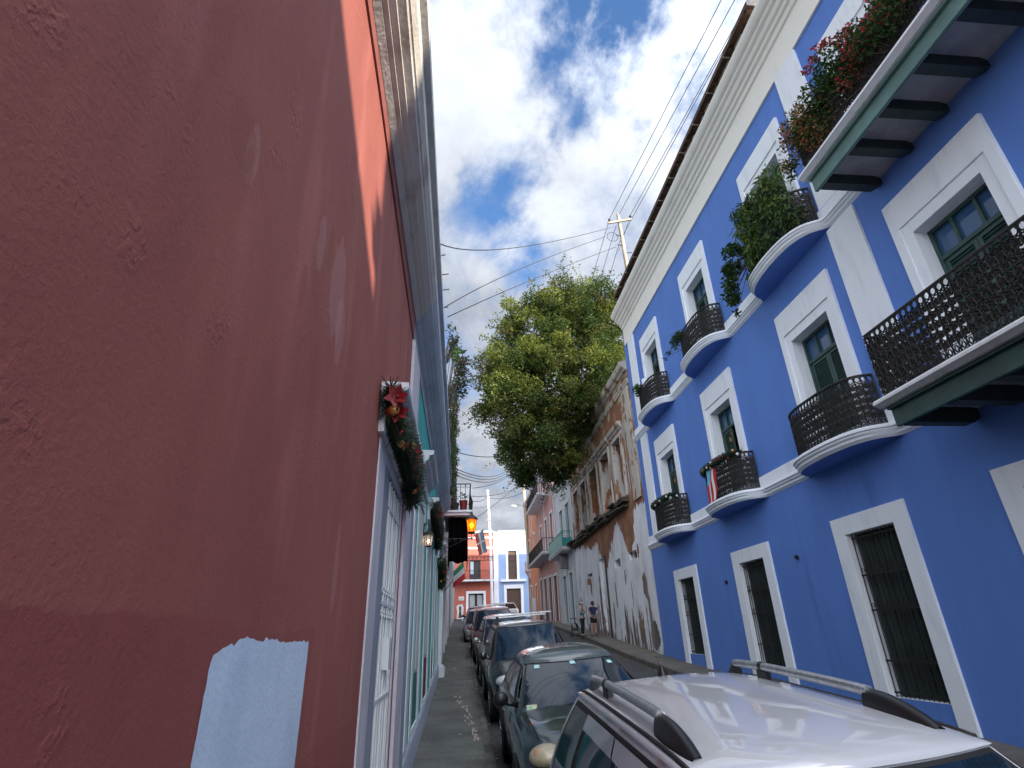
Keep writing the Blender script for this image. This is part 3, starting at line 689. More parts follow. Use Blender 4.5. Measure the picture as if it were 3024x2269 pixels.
# ================================================================ further houses on the left
def simple_house(name, label, F, y0, y1, ztop, wm, trim, doors, ground=None, T=9, cornice=True, zlow=None, win=()):
    g = gz((y0+y1)/2); zl = zlow if zlow is not None else min(gz(y0), gz(y1))-.6
    root = empty(name, F((y0+y1)/2, g, 0), label, 'house')
    mb = MB(); ops = [(c-h, c+h, z0, z1, .22) for c, h, z0, z1, _ in doors]
    wallgrid(mb, F, y0, y1, zl, ztop, ops, .2, 0, 0); shell(mb, F, y0, y1, zl, ztop, T, 0); mb.build('wall', wm, root)
    for c, h, z0, z1, dm in doors:
        b = MB(); fw = .16
        b.fbox(F, c-h-fw, c-h, z0, z1+fw, -.01, .04); b.fbox(F, c+h, c+h+fw, z0, z1+fw, -.01, .04); b.fbox(F, c-h, c+h, z1, z1+fw, -.01, .04)
        s_ = b.build('door_surround', trim, root)
        b = MB(); b.fbox(F, c-h, c+h, z0, z1, -.2, -.12)
        for k in range(4): b.fbox(F, c-h+.04+k*(2*h-.06)/4, c-h+.04+(k+.8)*(2*h-.06)/4, z0+.1, z1-.5, -.119, -.1)
        b.build('door_leaf', dm, s_)
    if cornice:
        b = MB(); z = ztop-.55; pr = [(0, z), (.05, z), (.06, z+.2), (.14, z+.24), (.15, z+.3), (.26, z+.34), (.28, z+.42), (.36, z+.46), (.38, z+.56), (0, z+.58)]
        b.profile(F, pr, y0-.05, y1); b.build('cornice', trim, root, smooth=20)
    return root
m_pinkish = mat('pale_pink_plaster', (.55, .45, .45), (.47, .40, .41), scale=2, bump=.2, bscale=40, stretch=3)
m_darkdoor = mat('dark_door_wood', (.035, .03, .028), (.02, .018, .018), scale=5, rough=.6)
m_browndoor = mat('brown_door_wood', (.09, .05, .035), (.06, .035, .025), scale=5, rough=.6)
LH = simple_house('pale_house', 'pale pinkish white house behind the near left cornice with a small iron balcony', FL, 18.8, 34.9, 7.9, m_pinkish, m_whitedirty,
                  [(c, .55, gz(c)+.05, gz(c)+2.9, m_browndoor) for c in (21.0, 24.5, 28.0, 31.5)])
simple_house('distant_grey_house', 'plain grey white house at the far left end of the pavement', FL, 35.0, 63.5, 8.6, m_greyblue, m_whitedirty,
             [(c, .55, gz(c)+.05, gz(c)+2.9, m_browndoor) for c in (38, 42, 46, 50, 54, 58)])
# small balcony with black hanging cloth
mb = MB(); mb.fbox(FL, 19.9, 23.4, 4.06, 4.20, -.02, .98); mb.fbox(FL, 19.84, 23.46, 4.16, 4.24, -.02, 1.03)
bal = mb.build('balcony', m_whitedirty, LH, bevel=.01)
def bar_rail(path, z0, z1, sp=.12, belly=.0):
    b = MB()
    for (x0, y0), (x1, y1) in zip(path, path[1:]):
        L = math.hypot(x1-x0, y1-y0); n = max(1, int(L/sp)); dx, dy = (y1-y0)/L, -(x1-x0)/L
        b.tube([(x0, y0, z1), (x1, y1, z1)], .022, 6); b.tube([(x0, y0, z0+.06), (x1, y1, z0+.06)], .012, 4); b.tube([(x0, y0, z1-.12), (x1, y1, z1-.12)], .008, 4)
        for k in range(n+1):
            x = x0+(x1-x0)*k/n; y = y0+(y1-y0)*k/n
            pts = [(x+dx*belly*math.sin(math.pi*t)**2, y+dy*belly*math.sin(math.pi*t)**2, z0+(z1-z0)*q) for q, t in ((0, 0), (.15, .25), (.3, .5), (.45, .75), (.6, 1), (.8, 1), (1, 1))]
            b.tube(pts, .009, 4)
            if k % 2 == 0:
                b.tube([(x+.03*math.cos(t)*(x1-x0)/L, y+.03*math.cos(t)*(y1-y0)/L, z1-.06+.04*math.sin(t)) for t in [6.283*q/6 for q in range(7)]], .006, 3, cap=False)
                b.tube([(x+.05*math.cos(t)*(x1-x0)/L, y+.05*math.cos(t)*(y1-y0)/L, z0+.35+.07*math.sin(t)) for t in [6.283*q/6 for q in range(7)]], .006, 3, cap=False)
    return b
b = bar_rail([(-.6, 19.95), (.33, 19.95), (.33, 23.3), (-.6, 23.3)], 4.24, 5.22, .17, .09); b.build('railing', m_iron, bal, smooth=60, fixn=False)
mb = MB(); P = []
for i in range(15):
    t = i/14; x = -.45+.68*t; wv = .03*math.sin(t*19); P.append([(x, 20.15+wv, 4.03), (x, 20.15+wv*1.6, 3.2), (x+.03*(t-.5), 20.15+wv*2, 2.45+.04*math.sin(t*9))])
mb.grid(P)
P = [[(x, 20.25+(i/6)*2.6, z) for z in (4.03, 3.2, 2.45)] for i, x in enumerate((.235, .25, .235, .25, .235, .25, .235))]; mb.grid(P)
P = [[(x, 20.25+(i/6)*2.6, z) for z in (4.03, 3.2, 2.45)] for i, x in enumerate((-.45, -.47, -.45, -.47, -.45, -.47, -.45))]; mb.grid(P)
tag(mb.build('hanging_cloth', mat('black_cloth', (.003, .003, .004), rough=1, spec=0), origin=(-.1, 20.2, 4.03), fixn=False), 'black cloth hanging under the small iron balcony', 'cloth')

# ================================================================ RUINED HOUSE (right)
def ruinmat():
    m = mat('peeling_render', (.3, .1, .05), rough=.9); t = m.node_tree; b = t.nodes['Principled BSDF']
    def n(ty, **k):
        q = t.nodes.new(ty)
        for a, v in k.items(): setattr(q, a, v)
        return q
    geo = n('ShaderNodeNewGeometry'); pos = geo.outputs['Position']; sp = n('ShaderNodeSeparateXYZ'); t.links.new(pos, sp.inputs[0])
    def mth(op, a, b_=None, clamp=False):
        q = n('ShaderNodeMath', operation=op); q.use_clamp = clamp
        for i, x in enumerate((a, b_)):
            if x is None: continue
            if isinstance(x, (int, float)): q.inputs[i].default_value = x
            else: t.links.new(x, q.inputs[i])
        return q.outputs[0]
    def noise(scale, detail=4, st=(1, 1, 1), rough=.55, loc=(0, 0, 0)):
        mp_ = n('ShaderNodeMapping'); mp_.inputs['Scale'].default_value = st; mp_.inputs['Location'].default_value = loc; t.links.new(pos, mp_.inputs[0])
        q = n('ShaderNodeTexNoise'); q.inputs['Scale'].default_value = scale; q.inputs['Detail'].default_value = detail; q.inputs['Roughness'].default_value = rough
        t.links.new(mp_.outputs[0], q.inputs['Vector']); return q.outputs['Fac']
    def ss(v, a, b_):
        r = n('ShaderNodeMapRange', interpolation_type='SMOOTHSTEP'); t.links.new(v, r.inputs[0]); r.inputs[1].default_value = a; r.inputs[2].default_value = b_; return r.outputs[0]
    def mixf(f, a, c):
        x = n('ShaderNodeMix', data_type='RGBA')
        for i, q in ((0, f), (6, a), (7, c)):
            if isinstance(q, tuple): x.inputs[i].default_value = (*q, 1)
            elif isinstance(q, (int, float)): x.inputs[i].default_value = q
            else: t.links.new(q, x.inputs[i])
        return x.outputs[2]
    Y, Z = sp.outputs[1], sp.outputs[2]
    # brickwork
    cmb_ = n('ShaderNodeCombineXYZ'); t.links.new(Y, cmb_.inputs[0]); t.links.new(Z, cmb_.inputs[1])
    br = n('ShaderNodeTexBrick'); br.inputs['Scale'].default_value = 1; br.inputs['Brick Width'].default_value = .30; br.inputs['Row Height'].default_value = .085; br.inputs['Mortar Size'].default_value = .012
    br.inputs['Color1'].default_value = (.30, .095, .05, 1); br.inputs['Color2'].default_value = (.20, .07, .04, 1); br.inputs['Mortar'].default_value = (.20, .145, .10, 1)
    t.links.new(cmb_.outputs[0], br.inputs['Vector'])
    brown = mixf(ss(noise(1.4, 8), .4, .6), (.21, .098, .048), (.33, .17, .088))
    base = mixf(ss(noise(.9, 5, (1, 1, .5), loc=(3, 2, 1)), .44, .52), br.outputs['Color'], brown)
    grey = mixf(ss(noise(3, 6, (1, 1, .12)), .4, .65), (.09, .08, .075), (.20, .18, .165))
    base = mixf(mth('MULTIPLY', ss(Z, 3.2, 1.2), ss(noise(2.6, 4, (1, 1, .15), loc=(9, 1, 0)), .36, .46)), base, grey)
    # remaining white render of the lower storey: long vertical tongues
    yn = mth('DIVIDE', mth('SUBTRACT', mth('ADD', Y, mth('MULTIPLY', mth('SUBTRACT', noise(1.1, 5, (1, 1, .5)), .5), .9)), 21.5), 15.5)
    cr_ = n('ShaderNodeValToRGB'); HS = [(21.5, 5.0), (23.3, 5.0), (23.8, 3.6), (24.7, 3.15), (25.3, 4.2), (26.2, 5.1), (27.4, 4.3), (28.8, 3.1), (29.7, 3.7), (30.4, 4.6), (32, 4.5), (34, 5.0), (37, 5.2)]
    while len(cr_.color_ramp.elements) < len(HS): cr_.color_ramp.elements.new(.5)
    for e, (y_, h_) in zip(cr_.color_ramp.elements, HS): e.position = (y_-21.5)/15.5; e.color = (h_/10, h_/10, h_/10, 1)
    t.links.new(yn, cr_.inputs[0]); top = mth('MULTIPLY', cr_.outputs[0], 10.0)
    jag = mth('MULTIPLY', mth('SUBTRACT', noise(2.6, 7, (1, 1, .3), rough=.65), .5), 1.6)
    lower = ss(mth('SUBTRACT', mth('ADD', top, jag), Z), -.01, .03)
    streak = noise(2.3, 7, (1, 1, .16), rough=.66, loc=(4, 0, 0))
    near = mth('MULTIPLY', mth('SUBTRACT', 2.2, mth('SUBTRACT', Z, mth('MULTIPLY', mth('SUBTRACT', Y, 29.0), .105))), .085, clamp=True)
    lower = mth('MULTIPLY', lower, mth('SUBTRACT', 1.0, ss(mth('ADD', streak, near), .675, .69)))
    wob = mth('MULTIPLY', mth('SUBTRACT', noise(5, 5, (1, 1, .5), loc=(2, 2, 2)), .5), 1.5)
    HOLES = [(23.0, 1.75, .30, .55), (22.75, .75, .14, .8), (22.5, -.1, .5, .55), (25.7, 2.35, .10, .35), (27.55, 1.7, .10, .7), (24.9, 1.5, .06, .6), (33.2, 2.85, .55, .22), (32.8, 2.5, .22, .4), (30.65, 1.6, .22, 1.3), (28.2, .9, .13, .7), (26.3, .5, .14, .8), (25.2, .25, .16, .8), (24.2, .2, .22, .75), (31.6, .9, .10, .6), (34.6, 1.0, .10, .6), (35.7, 3.0, .07, .6), (23.4, 3.2, .12, .3)]
    for y, z, ry, rz in HOLES:
        dy = mth('DIVIDE', mth('SUBTRACT', Y, y), ry); dz = mth('DIVIDE', mth('SUBTRACT', Z, z), rz)
        dd = mth('ADD', mth('SQRT', mth('ADD', mth('MULTIPLY', dy, dy), mth('MULTIPLY', dz, dz))), wob)
        lower = mth('MULTIPLY', lower, ss(dd, .92, .98))
    # cream remnants higher up
    up = mth('MULTIPLY', ss(noise(1.15, 6, (1, 1, .8), loc=(1, 7, 3)), .545, .555), ss(Z, 8.0, 9.2))
    midp = mth('MULTIPLY', ss(noise(2.0, 6, (1, 1, .22), loc=(2, 5, 3)), .50, .51), ss(Z, 5.5, 6.0))
    cream = mixf(ss(noise(1.6, 6), .4, .7), (.48, .38, .27), (.36, .29, .21))
    grw = mixf(ss(noise(2.2, 6, (1, 1, .3)), .42, .7), (.50, .48, .46), (.34, .30, .26))
    white = mixf(ss(noise(1.3, 9, (1, 1, .4)), .45, .75), (.74, .77, .82), (.52, .54, .57))
    c = mixf(up, base, cream); c = mixf(mth('MULTIPLY', midp, mth('SUBTRACT', 1.0, ss(Z, 8.8, 9.2))), c, grw); c = mixf(lower, c, white)
    # black mould below ledges and at the parapet
    mould = mth('MULTIPLY', ss(noise(1.7, 8, (1, 1, .6), loc=(7, 0, 0)), .50, .70), .6)
    c = mixf(mth('MULTIPLY', mould, mth('ADD', mth('MULTIPLY', ss(Z, 10.0, 11.5), .9), .18)), c, (.06, .05, .04))
    t.links.new(c, b.inputs['Base Color'])
    h = mth('ADD', mth('MULTIPLY', lower, .7), mth('ADD', mth('MULTIPLY', up, .5), mth('MULTIPLY', noise(14, 8), .6)))
    bp = n('ShaderNodeBump'); bp.inputs['Strength'].default_value = .9; bp.inputs['Distance'].default_value = .06
    t.links.new(h, bp.inputs['Height']); t.links.new(bp.outputs[0], b.inputs['Normal'])
    return m
m_ruin = ruinmat()
m_ruintrim = mat('crumbling_moulding', (.47, .44, .39), (.22, .14, .09), scale=2.6, bump=.5, bscale=20, mix=(.53, .60), detail=10, stretch=2)
m_ruindark = mat('rotten_ledge', (.045, .04, .035), (.10, .08, .06), scale=6, bump=.6, bscale=14, rough=.95)
m_infill = mat('grey_infill', (.17, .165, .17), (.24, .23, .23), scale=2, bump=.3, bscale=20, stretch=3)
UH = empty('ruined_house', (7.5, 29, gz(29)), 'derelict house shedding white render from brown brick next to the blue house', 'house')
UO = [(24.05, 25.45), (26.4, 28.1), (29.1, 30.8), (32.0, 33.5), (34.3, 35.75)]
mb = MB(); ops = [(a, b, 5.75, 8.58, .55) for a, b in UO]+[(23.6, 24.7, 2.95, 3.3, .3), (26.25, 27.3, 2.9, 3.27, .3), (28.9, 30.35, gz(29)+.05, 3.7, .3), (32.3, 33.5, 3.05, 3.25, .25)]
wallgrid(mb, FR, 21.76, 36.7, -2, 11.3, ops, .5, 0, 0); shell(mb, FR, 21.76, 36.7, -2, 11.3, 11, 0)
mb.build('wall', m_ruin, UH)
for i, (a, b) in enumerate(UO):
    mb = MB()
    mb.fbox(FR, a-.22, a, 5.7, 8.75, -.01, .06); mb.fbox(FR, b, b+.22, 5.7, 8.75, -.01, .06); mb.fbox(FR, a, b, 8.58, 8.75, -.01, .06)
    mb.profile(FR, [(0, 8.88), (.06, 8.9), (.08, 9.0), (.16, 9.04), (.20, 9.14), (.21, 9.2), (0, 9.24)], a-.38, b+.38)
    s_ = mb.build('window_surround', m_ruintrim, UH, bevel=.01)
    mb = MB(); mb.fbox(FR, a+.12, b-.12, 5.75, 8.3 if i in (0, 2) else 7.2+.25*i, -.62, -.5); mb.build('infill', m_infill if i != 1 else m_ruintrim, s_)
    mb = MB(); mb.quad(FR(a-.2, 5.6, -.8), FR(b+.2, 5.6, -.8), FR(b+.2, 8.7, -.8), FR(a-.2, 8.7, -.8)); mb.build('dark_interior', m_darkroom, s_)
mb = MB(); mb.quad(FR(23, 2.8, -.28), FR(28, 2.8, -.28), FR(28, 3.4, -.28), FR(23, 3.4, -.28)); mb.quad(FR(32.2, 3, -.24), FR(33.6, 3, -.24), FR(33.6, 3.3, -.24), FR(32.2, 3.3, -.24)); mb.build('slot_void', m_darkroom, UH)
mb = MB(); mb.fbox(FR, 29.25, 30.35, gz(29)-.1, 3.7, -.3, -.16, 0); mb.build('blocked_door', m_ruin, UH)
mb = MB(); mb.fbox(FR, 28.86, 29.12, gz(29)-.2, 3.75, -.2, .04); mb.build('door_post', mat('charred_post', (.035, .025, .022), (.06, .04, .03), scale=8, bump=.4, bscale=30), UH)
mb = MB(); mb.profile(FR, [(0, 10.35), (.05, 10.37), (.06, 10.45), (.10, 10.5), (.11, 10.58), (0, 10.6)], 21.8, 36.7); mb.profile(FR, [(0, 11.0), (.10, 11.03), (.14, 11.12), (.26, 11.18), (.30, 11.30), (.32, 11.42), (0, 11.5)], 21.8, 36.8)
mb.build('cornice', m_ruintrim, UH, smooth=20)
mb = MB(); mb.fbox(FR, 22.0, 22.9, 5.2, 10.3, -.01, .07); mb.build('pilaster', m_ruintrim, UH, bevel=.01)
mb = MB(); rn = random.Random(9)
y = 23.7
while y < 36.6:
    l = rn.uniform(.5, 1.3); 
    for k in range(3):
        p = rn.uniform(.15, .5); z = 5.22+.15*k+rn.uniform(-.03, .03); mb.fbox(FR, y+rn.uniform(0, .2), y+l, z, z+rn.uniform(.07, .13), -.05, p)
    y += l*.8
ld = mb.build('ledge', m_ruindark, UH, bevel=.02)

# ================================================================ houses further along the right
m_pink = mat('pink_plaster', (.46, .27, .24), (.38, .21, .19), scale=1.5, bump=.15, bscale=30, stretch=3)
m_orange = mat('orange_plaster', (.58, .24, .12), (.52, .21, .11), scale=1.5, bump=.15, bscale=30, stretch=3)
def slab_balcony(root, F, y0, y1, z, p, railm, mslab, zr, solid=False, sp=.14):
    b = MB(); b.fbox(F, y0, y1, z-.16, z, -.02, p); b.fbox(F, y0-.05, y1+.05, z-.05, z+.03, -.02, p+.06); s_ = b.build('balcony', mslab, root, bevel=.01)
    xo = 7.5-p+.04; b = bar_rail([(7.48, y0+.05), (xo, y0+.05), (xo, y1-.05), (7.48, y1-.05)], z+.03, zr, sp)
    if solid: b.box(xo-.02, xo+.02, y0+.05, y1-.05, z+.1, zr-.12); b.box(xo, 7.48, y0+.04, y0+.07, z+.1, zr-.45)
    b.build('railing', railm, s_, smooth=60, fixn=False)
G = gz
H1 = simple_house('white_green_house', 'narrow white house with turquoise doors and balcony between the ruin and the pink house', FR, 36.72, 43.6, 10.7, mat('white_green_plaster', (.52, .55, .57), (.42, .45, .47), scale=1.5, bump=.15, bscale=30, stretch=3), m_whitedirty,
    [(38.4, .62, 5.45, 8.6, m_tealpaint), (40.9, .62, 5.45, 8.6, m_tealpaint), (38.6, .6, G(38)+.1, 3.9, m_tealpaint), (41.0, .6, G(41)+.1, 3.9, m_tealpaint)])
slab_balcony(H1, FR, 37.3, 43.3, 5.42, .72, mat('turquoise_paint', (.02, .27, .25), rough=.5), m_whitedirty, 6.5, solid=True)
b = MB(); b.fbox(FR, 39.4, 39.9, 4.3, 5.2, -.01, .5); b.build('air_conditioner', m_infill, H1, bevel=.03)
H2 = simple_house('pink_house', 'pink house with white trim and two long iron balconies beyond the turquoise balcony', FR, 43.62, 54.6, 14.2, m_pink, m_whitedirty,
    [(c, .6, 6.2, 9.4, m_darkdoor) for c in (45.6, 48.6, 51.8)]+[(c, .6, 11.3, 13.4, m_darkdoor) for c in (46.5, 50, 53)]+[(c, .8, G(c)+.1, G(c)+3.4, m_darkdoor) for c in (45.2, 47.9, 50.6, 53.2)])
slab_balcony(H2, FR, 44.6, 54.4, 6.15, 1.0, m_iron, m_whitedirty, 7.25)
slab_balcony(H2, FR, 46.0, 54.5, 11.2, 1.0, m_iron, m_whitedirty, 12.35)
b = MB()
for y in (43.9, 49.3): b.fbox(FR, y-.12, y+.12, 6.3, 13.6, .0, .05)
b.build('pilaster', m_whitedirty, H2)
H3 = simple_house('orange_house', 'orange house with white cornice, farthest on the right side of the street', FR, 54.62, 63.4, 13.9, m_orange, m_whitedirty,
    [(c, .5, 6.7, 9.6, m_browndoor) for c in (57.0, 61.5)]+[(59.3, .5, 9.9, 12.2, m_browndoor)]+[(c, .6, G(c)+.1, G(c)+3.1, m_browndoor) for c in (57.0, 61.0)])
b = MB(); b.fbox(FR, 60.9, 62.1, 6.35, 6.6, -.01, .5); b.profile(FR, [(0, 5.6), (.15, 5.7), (.25, 6.0), (.4, 6.3), (0, 6.35)], 61.0, 62.0); b.fbox(FR, 60.95, 62.05, 6.6, 7.4, .4, .5); b.build('balcony', m_pinkish, H3)
b = MB(); b.fbox(FR, 57.8, 60.3, G(58)-.2, 3.6, -.01, .02); b.build('bare_render_patch', m_whitedirty, H3)

# ================================================================ facades closing the street
k_ = YE/50
ER = empty('red_end_house', (1.6, YE, gz(YE)), 'brick red house closing the street, its sunlit top above an iron balcony', 'house')
m_endred = mat('brick_red_plaster', (.46, .13, .09), (.40, .11, .08), scale=1, bump=.1, stretch=2)
mb = MB(); ops = [(1.0, 2.85, 1.5, 5.05, .25), (1.1, 2.5, 6.6, 9.0, .25)]
wallgrid(mb, FE, -9, 4.15, 0, 12.55, ops, .25); shell(mb, FE, -9, 4.15, 0, 12.55, 10); mb.build('wall', m_endred, ER)
mb = MB()
for z, h, p in ((12.35, .25, .25), (11.65, .22, .12), (10.35, .25, .10)): mb.fbox(FE, -9, 4.16, z, z+h, -.01, p)
mb.build('white_band', m_whitedirty, ER)
mb = MB(); mb.fbox(FE, .72, 1.0, 1.6, 5.35, -.01, .06); mb.fbox(FE, 2.85, 3.13, 1.6, 5.35, -.01, .06); mb.fbox(FE, 1.0, 2.85, 5.05, 5.35, -.01, .06); s_ = mb.build('door_surround', m_white, ER)
for a, b in ((1.02, 1.9), (1.95, 2.83)):
    mb = MB(); mb.fbox(FE, a, a+.12, 2, 5.05, -.2, -.12); mb.fbox(FE, b-.12, b, 2, 5.05, -.2, -.12); mb.fbox(FE, a, b, 4.9, 5.05, -.2, -.12); mb.fbox(FE, a, b, 3.0, 3.15, -.2, -.12)
    lf = mb.build('door_leaf', m_darkdoor, s_); mb = MB(); mb.fbox(FE, a+.12, b-.12, 2, 4.9, -.19, -.17); mb.build('pane', mat('bright_pane', (.25, .28, .30), rough=.1), lf)
mb = MB(); mb.fbox(FE, 1.1, 2.5, 6.6, 9.0, -.22, -.15); d_ = mb.build('balcony_door', m_darkdoor, ER); mb = MB(); mb.fbox(FE, 1.22, 1.62, 7.35, 8.85, -.149, -.13); mb.build('pane', mat('sky_pane', (.45, .55, .6), rough=.1), d_)
mb = MB(); mb.fbox(FE, -2, 4.1, 6.42, 6.62, -.01, 1.0); bl = mb.build('balcony', m_whitedirty, ER)
mb = bar_rail([(-1.9, 71.1), (4.05, 71.1)], 6.62, 7.7, .12); mb.build('railing', m_iron, bl, fixn=False)
mb = MB(); mb.fbox(FE, -.2, .45, 4.3, 4.75, 0, .05); mb.fbox(FE, -.12, .36, 4.5, 4.53, .05, .055, 1); mb.fbox(FE, -.12, .30, 4.42, 4.45, .05, .055, 1); mb.build('wall_plaque', [m_whitedirty, m_infill], ER)
# mural on the left of the red wall: plain painted panel
mb = MB(); pts = [(-.45+rn.uniform(-.05, .05)+.9*t, z) for t, z in ((0, 2.1), (.1, 2.9), (0, 3.6), (.2, 3.85), (.5, 3.8), (.8, 3.9), (1, 3.5), (.92, 2.8), (1, 2.15), (.6, 2.1))]
mb.add([FE(u, v, .01) for u, v in pts], [tuple(range(len(pts)))]); mur = mb.build('painted_panel', m_whitedirty, ER, fixn=False)
mb = MB(); pts = [(-.2, 2.35), (-.12, 3.0), (-.15, 3.5), (0, 3.72), (.15, 3.5), (.1, 3.0), (.25, 2.4), (.05, 2.3)]; mb.add([FE(u, v, .02) for u, v in pts], [tuple(range(len(pts)))]); mb.build('brown_figure_shape', m_browndoor, mur, fixn=False)
# ironwork canopy strip over the balcony
EB = empty('pale_blue_end_house', (6.2, YE, gz(YE)), 'pale blue house with white trim closing the street at the right of the red one', 'house')
m_pblue = mat('pale_blue_plaster', (.30, .42, .66), (.26, .38, .62), scale=1, bump=.1, stretch=2)
mb = MB(); ops = [(5.74, 7.5, 1.8, 5.55, .25), (6.0, 7.1, 6.62, 10.1, .25)]
wallgrid(mb, FE, 4.16, 14, 0, 12.5, ops, .25); shell(mb, FE, 4.16, 14, 0, 12.5, 10); mb.build('wall', m_pblue, EB)
mb = MB()
mb.fbox(FE, 4.16, 4.75, 1.8, 12.5, -.01, .08); mb.build('pilaster', m_white, EB)
mb = MB(); mb.profile(FE, [(0, 10.9), (.05, 10.9), (.08, 11.6), (.2, 11.7), (.22, 12.0), (.4, 12.2), (.45, 12.6), (0, 12.62)], 4.76, 14); mb.build('cornice', m_white, EB)
mb = MB(); mb.fbox(FE, 5.4, 5.74, 1.8, 6.0, -.01, .07); mb.fbox(FE, 7.5, 7.84, 1.8, 6.0, -.01, .07); mb.fbox(FE, 5.74, 7.5, 5.55, 6.0, -.01, .07); s_ = mb.build('door_surround', m_white, EB)
mb = MB(); mb.fbox(FE, 5.74, 7.5, 1.8, 5.55, -.2, -.12); mb.build('door_leaf', m_browndoor, s_)
mb = MB(); mb.fbox(FE, 5.0, 8.2, 6.35, 6.6, -.01, .35); mb.build('sill', m_white, EB)
mb = MB(); mb.fbox(FE, 5.7, 6.0, 6.62, 10.4, -.01, .07); mb.fbox(FE, 7.1, 7.4, 6.62, 10.4, -.01, .07); mb.fbox(FE, 6.0, 7.1, 10.1, 10.4, -.01, .07); s_ = mb.build('window_surround', m_white, EB)
mb = MB(); mb.fbox(FE, 6.0, 7.1, 6.62, 10.1, -.2, -.12); mb.fbox(FE, 6.0, 7.1, 8.9, 9.0, -.119, -.08); mb.build('shutter', m_browndoor, s_)
# corner house behind the camera on the right: it shades the street
simple_house('corner_house', 'cream corner house across the side street behind the viewer', lambda u, v, w: (u, -10.0+w, v), 6.5, 18, 8.6, m_cream, m_white, [(9, .6, -1.6, 1.3, m_darkdoor), (14, .6, -1.6, 1.3, m_darkdoor)], zlow=-4, T=8)
# ================================================================ CARS
def paint(name, c, metal=.0, rough=.3, c2=None):
    return mat(name, c, c2, scale=4, rough=rough, metal=metal, coat=1, coat_r=.04, spec=.5)
m_cglass = mat('car_glass', (.008, .018, .032), rough=.03, spec=.5, ior=1.55)
m_cglass2 = mat('tinted_side_glass', (.012, .016, .018), rough=.04, spec=.7, ior=1.6)
m_trim = mat('rubber_trim', (.012, .012, .013), rough=.55)
m_lamp = mat('clear_lamp', (.55, .57, .58), rough=.1, coat=1)
m_lampy = mat('yellowed_lamp', (.52, .46, .30), (.42, .36, .24), scale=9, rough=.35, coat=.6, coat_r=.2)
m_amber = mat('amber_lamp', (.50, .28, .16), rough=.3)
m_sticker = mat('pale_sticker', (.45, .72, .72), rough=.6)
m_sticker2 = mat('yellow_sticker', (.62, .60, .32), (.25, .45, .35), scale=30, rough=.6)
m_rim = mat('alloy_rim', (.42, .43, .44), rough=.35, metal=.8)
def lerp(a, b, t): return a+(b-a)*t
